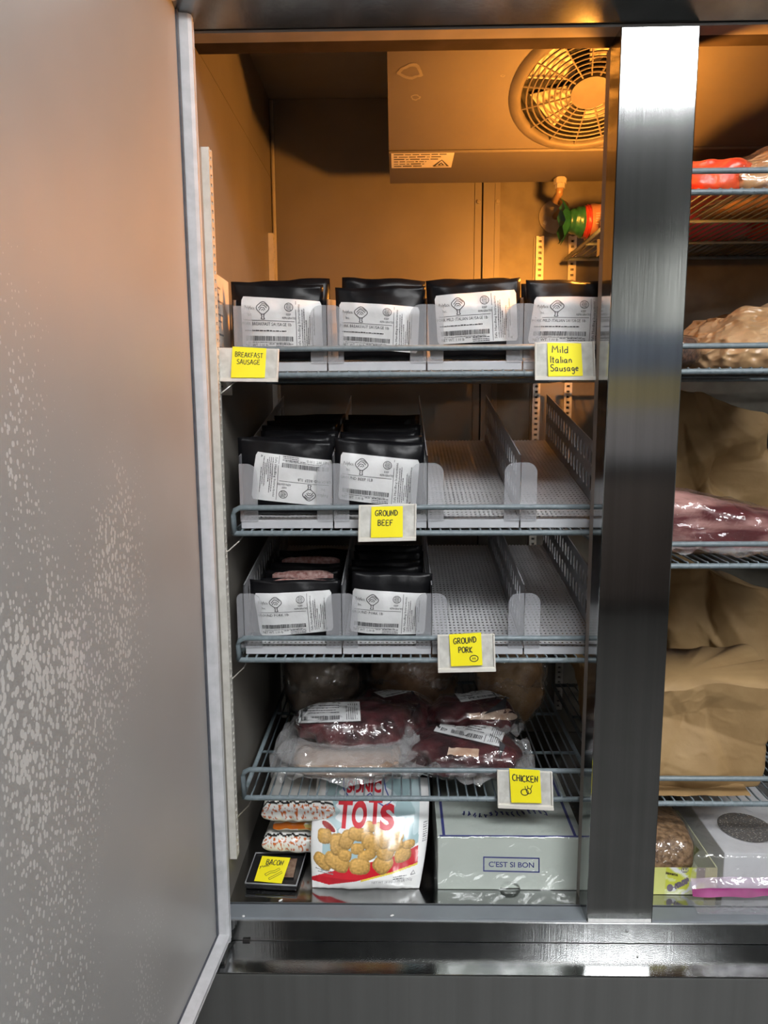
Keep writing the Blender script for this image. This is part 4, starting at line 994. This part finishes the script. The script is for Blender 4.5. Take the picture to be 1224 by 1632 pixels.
def bagcol(u, v):
    for i in range(len(tuv)-1, -1, -1):
        a, b, rx, ry, rot, sd = tuv[i]
        dx, dy = (u-a)*178, (v-b)*163; ca, sa = math.cos(rot), math.sin(rot)
        qx, qy = (dx*ca-dy*sa)/(rx*178), (dx*sa+dy*ca)/(ry*163)
        q = abs(qx)**3+abs(qy)**3
        if q < 1:
            n_ = .5+.5*N3(u*55+sd, v*55, 1)
            k = (.72+.22*qy-.1*qx+.5*(n_-.5))*(1 if q < .55 else .72)
            return (.8*k, .47*k, .13*k)
    # ketchup
    if ((u-cU)/.075)**2+((v-cV+(u-cU)*.5)/.045)**2 < 1:
        return (.3,.012,.012) if ((u-cU)/.06)**2+((v-cV+(u-cU)*.5)/.032)**2 < 1 else (.8,.8,.78)
    px, py = proj(bagf(1)(u, v))
    def tab(T, x):
        for (x0, y0), (x1, y1) in zip(T, T[1:]):
            if x <= x1: return y0+(y1-y0)*max(0, (x-x0))/(x1-x0)
        return T[-1][1]
    lo_ = tab(((496,1402),(524,1410),(567,1405),(624,1390),(662,1376),(690,1362)), px); hi_ = tab(((496,1397),(557,1381),(610,1370),(640,1360),(668,1346),(690,1330)), px)
    if px > 664+6*(1417-py)/170: return (.82,.82,.82)
    if py > lo_+3: return (.83,.83,.82)
    if py > lo_: return (.75,.58,.08) if px > 575 else (.83,.83,.82)
    if py > hi_: return (.55,.012,.025)
    if py > hi_-4: return (.85,.85,.85)
    if px < 511+(1400-py)*.06: return (.83,.83,.83)
    if py < 1330 and abs(px-583) < 46-abs(py-1295)*.25+5*math.sin(py*.3): return (.78,.81,.83)
    return (.36,.51,.54) if N3(u*6, v*4, 3) < .25 else (.5,.64,.67)
painted('bag_front', bagf(1), bagcol, 220, 200, PRT, e)
painted('bag_back', bagf(-1), lambda u, v: (.8,.8,.8), 30, 30, PRT, e)
BAGRED = mat('print_red', (.55,.01,.025), .35, 0, (.62,.015,.03), 20)
BAGBLUE = mat('print_blue', (.06,.09,.3), .4, 0, (.09,.12,.35), 20)
bs = lambda o: (lambda u, v: bagf(1)(u, v)-Vector((0, o, 0)))
def fine_text(txt, u0, v0, h, width, mt, nm, arc=0, rot=0, up=None):
    """letters diced fine enough to follow the bag"""
    me = MB(); vs_, fs, wd = text_geo(txt, .045); bm = bmesh.new()
    vv = [bm.verts.new((x, y, 0)) for x, y in vs_]
    for f in fs:
        try: bm.faces.new([vv[i] for i in f])
        except ValueError: pass
    bmesh.ops.triangulate(bm, faces=bm.faces)
    for _ in range(4):
        ee = [q for q in bm.edges if q.calc_length() > .16]
        if not ee: break
        bmesh.ops.subdivide_edges(bm, edges=ee, cuts=1); bmesh.ops.triangulate(bm, faces=bm.faces)
    bm.verts.index_update(); s_ = bs(.0009); k = width/wd
    me.add([s_(u0+x.co.x*k, v0+x.co.y*h+arc*(x.co.x*k/width-.5)**2+rot*x.co.x*k) for x in bm.verts], [tuple(q.index for q in f.verts) for f in bm.faces]); bm.free()
    me.build(nm, mt, e)
lu, lv = frt(540, 1313); ru, _ = frt(627, 1318)
for ch, (px, py, wpx, hpx, rt_) in zip('TOTS', ((539,1316,22,38,-.03),(561,1315,23,33,0),(586,1308,21,32,-.02),(604,1318,22,31,.02))):
    u, v = frt(px, py)
    fine_text(ch, u, v, hpx/165, wpx/178, BAGRED, 'letter', rot=rt_)
u, v = frt(553, 1265); fine_text('SONIC', u, v, .085, .3, BAGRED, 'lettering', arc=-.03)
pb = PB(bs(.0008), 1.05)
lp = [frt(*q) for q in ((546,1240),(548,1262),(556,1272),(563,1278),(575,1277),(590,1268),(598,1278),(612,1286),(622,1280),(614,1262),(610,1240))]
pb.line(lp, .012); pb.build(BAGBLUE, e, 'emblem_outline')
pb = PB(bs(.0008), 1.05); u, v = frt(592, 1408); pb.text('NET WT 28 OZ (1.75 LB) 793g', u, v, .03, .36); u, v = frt(625, 1398); pb.small(u, u+.12, v, .012, 4); pb.small(u, u+.1, v-.02, .012, 5)
u, v = frt(652, 1398); pb.line([(u, v), (u+.02, v+.035), (u+.04, v)], .01, True)
for k in range(7): pb.small(.015, .075, .8-.018*k, .009, k)
for k in range(9): pb.small(.955, .992, .62-.02*k, .012, k)
u, v = frt(505, 1391); pb.small(u, u+.16, v, .012, 8); pb.small(u+.02, u+.16, v-.022, .012, 9)
pb.build(INKG, e, 'small_print')['kind'] = 'stuff'
# --- bakery box
e = empty('bakery_box', (.19, .2, ZFL), 'pale green bakery box in clear wrap with a framed blue slogan', 'box')
BOXM = mat('pale_green_card', (.52,.57,.52), .55, 0, (.56,.61,.56), 10, .05, 20); BOXB = mat('navy_print', (.03,.04,.2), .5, 0, (.05,.06,.25), 30)
YX = .072; q0, q1 = at(698, 1413, Y=YX), at(926, 1420, Y=YX); X0, X1 = q0.x, q1.x; ZT = at(810, 1336, Y=YX).z; Y1 = YX+.22; ZB0 = ZFL+.0007
poly = [(X0, ZB0)]; xc = at(813, 1415, Y=YX).x
poly += [(xc+.0175*math.cos(math.pi-math.pi*i/12), ZB0+.0145*math.sin(math.pi*i/12)) for i in range(13)]+[(X1, ZB0), (X1, ZT), (X0, ZT)]
body = MB().prism(poly, 0, YX, YX+.0018).build('front_panel', BOXM, e)
MB().box(X0+.01, X1-.01, YX+.006, YX+.0075, ZB0+.0022, ZB0+.04).build('inner_flap', BOXM, e)
m_ = MB().box(X0, X0+.0018, YX+.002, Y1, ZB0, ZT).box(X1-.0018, X1, YX+.002, Y1, ZB0, ZT).box(X0+.002, X1-.002, Y1-.002, Y1, ZB0, ZT).box(X0+.002, X1-.002, YX+.004, Y1-.002, ZB0, ZB0+.002); m_.build('box_sides', BOXM, e)
MB().box(X0-.0008, X1+.0008, YX-.0008, Y1+.0008, ZT+.0004, ZT+.0022).build('lid', mat('pale_lid', (.46,.51,.47), .5, 0, (.52,.57,.53), 10), e)
s_ = lambda a, t: at((770*(1-a)+860*a), (1389*(1-t)+1365*t)+a*2, Y=YX-.0006)
pb = PB(s_, 3.6)
for r_ in ((0,1,0,.09),(0,1,.91,1),(0,.022,.09,.91),(.978,1,.09,.91)): pb.rect(*r_)
pb.text("C'EST SI BON", .1, .33, .34, .8, bold=.012); pb.build(BOXB, body)
pb = PB(lambda a, t: Vector((X0+(X1-X0)*a, YX+(Y1-YX)*t, ZT+.0026)), 1.1)
for r_ in ((.01,.99,.002,.022),(.03,.05,.02,.98),(.94,.96,.02,.98),(.03,.96,.95,.97)): pb.rect(*r_)
pb.build(BOXB, e, 'lid_border')
pb = PB(lambda a, t: Vector((X0+(X1-X0)*a, YX+(Y1-YX)*t, ZT+.0026)), 1.1)
for k in range(16):
    x = .2+.04*k; pb.line([(x+.01*math.sin(q*2.1+k), .3+.03*math.sin(q*1.7+k*.8)+.004*k+.012*q*math.cos(k)) for q in range(5)], .012)
pb.build(BOXB, e, 'script_lettering')
def wrapf(u, v):
    a = v*4; x = X0-.006+(X1-X0+.012)*u; n_ = .0025*N3(u*7, v*9, 2)+.0015*N3(u*20, v*23, 4)
    if v < .34: t = v/.34; return Vector((x, YX-.005+n_, ZB0+.001+(ZT-ZB0+.004)*t))
    t = (v-.34)/.66; return Vector((x, YX-.005+(Y1-YX)*t, ZT+.006+n_))
MB().grid(wrapf, 40, 40).build('stretch_wrap', WRAP, e, smooth=True)
# ================================================================== right section
KRAFT = mat('kraft_paper', (.27,.165,.068), .7, 0, (.33,.21,.092), 14, .2, 60, detail=6)
TANBAG = mat('tan_plastic_bag', (.42,.25,.12), .3, 0, (.52,.33,.18), 14, .5, 24, coat=.3)
# lowest right shelf: paper bags
ZR4 = RH[4][0]+.0066
e = empty('paper_bag', (.52, .2, ZR4), 'large folded brown paper bag at the front of the lowest right shelf', 'paper bag', 'brown paper bags')
z1 = at(1140, 1090, Y=.12).z
cbag((.525, .195, ZR4), (.235, .13, z1-ZR4), 4, .98, .008, sq=.2, paper=True, belly=.03, topz=lambda a, b: .012*a+.01*b).build('bag', KRAFT, e, smooth=True)
MB().grid(lambda u, v: Vector((.41+.2*u, YS+.012+.03*v, ZR4+.001+.006*v+.003*N3(u*6, v*3, 2))), 16, 4).build('bag_fold', KRAFT, e, smooth=True)
e = empty('paper_bag', (.6, .37, ZR4), 'tall slanting brown paper bag behind the large folded one', 'paper bag', 'brown paper bags')
cbag((.72, .42, ZR4), (.27, .15, at(1160, 935, Y=.33).z-ZR4), 8, .72, .011, sq=.3, paper=True, lean=(-.03, 0), topz=lambda a, b: -.05*a).build('bag', KRAFT, e, smooth=True)
e = empty('paper_bag', (.46, .33, ZR4), 'crumpled brown paper bag half hidden behind the mullion', 'paper bag', 'brown paper bags')
cbag((.45, .41, ZR4), (.13, .14, at(1090, 1000, Y=.32).z-ZR4), 15, .7, .013, sq=.4, paper=True, lean=(0, 0)).build('bag', KRAFT, e, smooth=True)
tag(cbag((.955, .4, ZR4), (.07, .2, .33), 23, .9, .008, sq=.3).build('dark_bag', mat('dark_blue_bag', (.02,.024,.032), .4, 0, (.035,.04,.05), 20), smooth=True), 'dark plastic bag at the right edge beside the slanting paper bag', 'bag')
# third right shelf
ZR3 = RH[3][0]+.0066
vac_pack('large marbled red meat cut in clear film on the right section shelf', (.58, .2, ZR3), (.33, .15, .085), -.04, 21, BEEFR, (.03,.03,.045,.02), tilt=-.4, zmid=.015, ruffle=.018, lump=.1)
e = empty('paper_bag', (.66, .5, ZR3), 'shadowed brown paper bag behind the marbled meat cut', 'paper bag', 'brown paper bags')
cbag((.66, .5, ZR3), (.3, .14, at(1150, 625, Y=.44).z-ZR3-.015), 31, .8, .012, sq=.3, paper=True, topz=lambda a, b: -.05*a).build('bag', KRAFT, e, smooth=True)
e = empty('patterned_bag', (.9, .5, ZR3), 'black bag with white torn shapes behind the marbled meat', 'bag')
p0 = at(1182, 680, Y=.33)
cbag((.915, .5, ZR3), (.12, .12, at(1200, 618, Y=.56).z-ZR3), 33, .9, .008, sq=.4).build('bag', mat('black_bag_print', (.012,.011,.012), .35, 0, (.3,.31,.33), 22, lo=.6, hi=.64), e, smooth=True)
# second right shelf
ZR2 = RH[2][0]+.0066
e = empty('tan_bag', (.62, .3, ZR2), 'crumpled tan plastic bag on the second right shelf', 'bag')
zt = at(1205, 484, Y=.16).z
cbag((.62, .3, ZR2), (.2, .34, zt-ZR2), 43, .5, .009, sq=.6, ridge=16, topz=lambda a, b: .022*a, belly=.12).build('bag', TANBAG, e, smooth=True)
e = empty('netted_pack', (.48, .22, ZR2), 'dark netted pack beside the tan bag on the second right shelf', 'meat pack')
cN = (.452, .31, ZR2)
blob(cN, (.13, .36, .06), 0, 47, .6, .1).build('contents', mat('netted_meat', (.03,.014,.01), .4, 0, (.2,.1,.06), 190, .5, 160), e, smooth=True)
blob(cN, (.13, .36, .06), 0, 47, .6, .1, grow=.003).build('film', FILM, e, smooth=True)
# top right shelf
ZR1 = RH[1][0]+.0066
e = empty('red_clear_bag', (.6, .25, ZR1), 'clear bag with a red end holding orange food on the top right shelf', 'bag')
cR = (.66, .205, ZR1)
T_ = mat('orange_food', (.6,.33,.14), .4, 0, (.72,.45,.22), 16, .4, 30, coat=.3)
cbag(cR, (.27, .2, .1), 52, .62, .009, sq=.7, ridge=14, topz=lambda a, b: .045*a-.005, belly=.15).build('contents', T_, e, smooth=True)
cbag((cR[0], cR[1], cR[2]), (.28, .21, .106), 52, .62, .009, sq=.7, ridge=14, topz=lambda a, b: .045*a-.005, belly=.15).build('clear_film', FILM, e, smooth=True)
blob((.5, .2, ZR1), (.14, .16, .062), .1, 57, .7, .15, wrinkle=.02).build('red_end', mat('red_bag_end', (.7,.05,.02), .3, 0, (.8,.12,.04), 30, .4, 40, stretch=(1,6,1)), e, smooth=True)
for i, (x, y, sx, sy, h, m_, lb) in enumerate((
    (.46, .38, .13, .1, .05, mat('yellow_pack', (.6,.42,.12), .4, 0, (.7,.52,.2), 20), 'yellow food packet at the back of the top right shelf'),
    (.63, .47, .14, .14, .055, mat('pink_pack', (.6,.06,.12), .4, 0, (.7,.12,.18), 20), 'pink food packet at the back of the top right shelf'),
    (.79, .46, .14, .14, .06, mat('crimson_pack', (.5,.03,.04), .4, 0, (.62,.1,.08), 20), 'crimson food packet at the back right of the top right shelf'))):
    b_ = blob((x, y, ZR1), (sx, sy, h), .1*i, 60+i, .4, .1); tag(b_.build('food_packet', m_, smooth=True), lb, 'packet', 'food packets on the top right shelf')
# green tipped snack bag at the back corner
e = empty('green_tipped_bag', (.44, .5, ZR1+.005), 'bag with a green twisted end lying by the mullion on the top right shelf', 'bag')
g0 = at(912, 352, Y=.36)
gb = lambda x, k, s: Vector((x, .36, g0.z+.0))
SB = mat('snack_bag_body', (.2,.1,.06), .35, 0, (.28,.14,.09), 30, .4, 30); SG = mat('snack_bag_green', (.006,.05,.024), .35, 0, (.012,.085,.045), 30, .4, 40); SRD = mat('snack_bag_red', (.2,.012,.012), .35, 0, (.27,.03,.028), 30)
def tubebag(x0, x1, r0, r1, seed, z0, zz1):
    def f(u, v):
        a = 2*math.pi*u; r = (r0+(r1-r0)*v)*(1+.16*N3(math.cos(a)*2+seed, math.sin(a)*2, v*4)); return Vector((x0+(x1-x0)*v, .5+r*1.2*math.cos(a), z0+(zz1-z0)*v+r*math.sin(a)))
    m_ = MB(); m_.grid(f, 24, 10, closed_u=True); return m_
xg0, xg1, xg2 = at(906, 350, Y=.5).x, at(928, 350, Y=.5).x, at(1000, 360, Y=.5).x
gz = max(at(925, 352, Y=.5).z, ZR1+.047)
tubebag(xg0, xg1, .022, .03, 3, gz, gz-.002).build('green_end', SG, e, smooth=True)
cf = MB()
cf.add([(xg0+.002, .5+.02*math.cos(6.283*i/16), gz+.02*math.sin(6.283*i/16)) for i in range(16)]+[(xg0-.012-.006*(i % 2), .5+.03*math.cos(6.283*i/16), gz-.004+(.034+.008*(i % 3))*math.sin(6.283*i/16)) for i in range(16)], [(i, (i+1) % 16, 16+(i+1) % 16, 16+i) for i in range(16)])
cf.build('crimped_end', SG, e, solid=.0006)
tubebag(xg1, xg1+.012, .0305, .033, 3, gz-.002, gz-.003).build('red_band', SRD, e, smooth=True)
tubebag(xg1+.012, xg2, .033, .04, 5, gz-.003, gz-.002).build('printed_body', SB, e, smooth=True)
pb = PB(lambda a, t: Vector((xg1+.015+.03*a, .5-.047, gz-.02+.028*t)), 1)
for k in range(5): pb.small(.05, .95, .1+.18*k, .08, k)
pb.build(INKG, e)
# cabinet floor, right: nut tray and zip bag
e = empty('nut_tray', (.45, .16, ZFL), 'tray of nuts in clear film with a yellow green cow print carton', 'carton')
YN = .062; a0, a1 = at(1000, 1424, Y=YN).x, at(1141, 1426, Y=YN).x; zn = at(1090, 1383, Y=YN).z
CART = mat('carton_card', (1,1,1), .5, 0, (.95,.95,.95), 20, attr='print')
def ccol(u, v):
    if u < .42: return (.6,.62,.2)
    q = N3(u*9, v*4, 2)
    if u > .86: return (.45,.4,.22)
    if .76 < u < .86 and v > .45: return (.25,.19,.17)
    if q > .26: return (.7,.71,.72)
    if q > .1: return (.62,.66,.3)
    return (.55,.58,.06) if v > .2 else (.74,.76,.55)
painted('carton_front', lambda u, v: Vector((a0+(a1-a0)*u, YN, ZFL+.0006+(zn-ZFL)*v)), ccol, 70, 24, CART, e)
MB().box(a0, a0+.002, YN+.001, .24, ZFL+.0006, zn).box(a1-.002, a1, YN+.001, .24, ZFL+.0006, zn).box(a0, a1, .238, .24, ZFL+.0006, zn).box(a0+.002, a1-.002, YN+.001, .238, ZFL+.0006, ZFL+.002).build('carton_sides', mat('carton_plain', (.55,.57,.3), .5), e)
pb = PB(lambda a, t: at(1042+(1141-1042)*a, 1425-42*t, Y=YN-.0006), 2.4)
for k in range(9): pb.line([(.2+.022*k+.006*math.sin(q*2+k), .8-.01*k+.05*math.cos(q*1.6+k*1.3)) for q in range(4)], .03)
pb.build(mat('brown_print', (.06,.04,.03), .5), e, 'lettering')
pb = PB(lambda a, t: at(1042+(1141-1042)*a, 1425-42*t, Y=YN-.0006), 2.4)
for cx_, cy_, rx_, ry_ in ((.26,.24,.05,.14),): pb.pts([(cx_+rx_*math.cos(2*math.pi*i/18), cy_+ry_*math.sin(2*math.pi*i/18)) for i in range(18)], [tuple(range(18))])
pb.rect(.31, .35, .24, .28)
for k in range(7): pb.line([(.36+.03*k+.014*math.cos(q*1.05+k), .3+.035*k+.11*math.sin(q*1.05+k)) for q in range(6)], .06)
pb.rect(.46, .54, .82, .86); pb.rect(.47, .49, .9, .98); pb.rect(.51, .53, .9, .98); pb.line([(.45,.86),(.45,.99),(.55,.99),(.55,.86)], .03)
pb.build(mat('purple_print', (.16,.13,.17), .5), e, 'emblem')
random.seed(11)
cn = ((a0+a1)/2-.012, .155, ZFL+.02)
blob(cn, (a1-a0-.02, .17, .075), 0, 61, .45, .05).build('nut_mound', mat('nuts', (.11,.055,.02), .3, 0, (.34,.21,.11), 120, .9, 120), e, smooth=True)
blob(cn, (a1-a0-.02, .17, .075), 0, 61, .45, .05, grow=.003).build('film', FILM, e, smooth=True)
e = empty('zip_bag_box', (.6, .2, ZFL), 'white box of dark seeds in a zip bag with a magenta zipper', 'bag')
x0_, x1_ = at(1152, 1400, Y=.068).x, .72; zt_ = at(1180, 1360, Y=.068).z
WB = mat('white_card', (.6,.6,.62), .5, 0, (.68,.68,.7), 20)
MB().box(x0_, x1_, .068, .3, ZFL+.001, zt_).build('box', WB, e, bevel=.002)
sc_ = at(1188, 1320, Z=zt_)
sd = MB()
sd.grid(lambda u, v: Vector((sc_.x+.047*v*math.cos(2*math.pi*u), sc_.y+.047*v*math.sin(2*math.pi*u), zt_+.0022+.0004*N3(u*60, v*30, 1))), 48, 12); sd.build('seeds', mat('dark_seeds', (.012,.01,.008), .4, 0, (.5,.45,.38), 300, .8, 300, lo=.58, hi=.66), e, smooth=True)
def zipf(u, v):
    x = at(1100, 1415, Y=.05).x+.32*u; n_ = .003*N3(u*9, v*3, 1)
    return Vector((x, .05-.016*(1-v)+n_, ZFL+.006+.001+.03*v+n_))
MB().grid(lambda u, v: zipf(u, .25+.35*v), 40, 3).build('zipper', mat('magenta_zip', (.2,.006,.1), .3, 0, (.3,.03,.17), 20), e, smooth=True)
MB().grid(lambda u, v: zipf(u, .62+.5*v)-Vector((0, .001, 0)), 40, 3).build('zip_top', film_mat('lilac_film', (.75,.6,.75), .45, .15, .4, 30), e, smooth=True)
def bf(u, v):
    x = at(1100, 1415, Y=.05).x+.32*u; n_ = .003*N3(u*9, v*11, 4)
    if v < .3: return Vector((x+.02*v, .052+.01*v+n_, ZFL+.035+(zt_-ZFL-.03)*v/.3))
    return Vector((x+.006+.02*(1-v), .056+.24*(v-.3)/.7, zt_+.005+n_))
MB().grid(bf, 40, 24).build('bag_film', film_mat('zip_film', (.85,.85,.88), .1, .1, .6, 30), e, smooth=True)
MB().grid(lambda u, v: Vector((at(1100, 1415, Y=.05).x+.32*u, .012+.03*v, ZFL+.0008+.004*v*v+.002*abs(N3(u*12, v*4, 6)))), 40, 6).build('bag_tail', film_mat('zip_film', (.85,.85,.88)), e, smooth=True)
# stray frost crumbs on the sill
CR = mat('frost', (.7,.7,.7), .5)
for i, (px, py, z, lb) in enumerate(((388,1461,ZF+.0032,'tiny white frost crumb on the sill edge near the door hinge'),(625,1460,ZF+.0032,'tiny white frost crumb on the sill edge below the potato bites bag'),(447,1436,.4032,'tiny white frost crumb on the cabinet floor in front of the bacon tray'),(1016,1524,.3598,'white frost crumb on the steel ledge below the mullion'))):
    p = at(px, py, Z=z); tag(blob((p.x, p.y, z), (.005+.002*(i % 3), .0035, .0022), .4*i, i, .8, .3, nu=12, nv=6).build('frost_crumb', CR, smooth=True), lb, 'frost', 'frost crumbs')
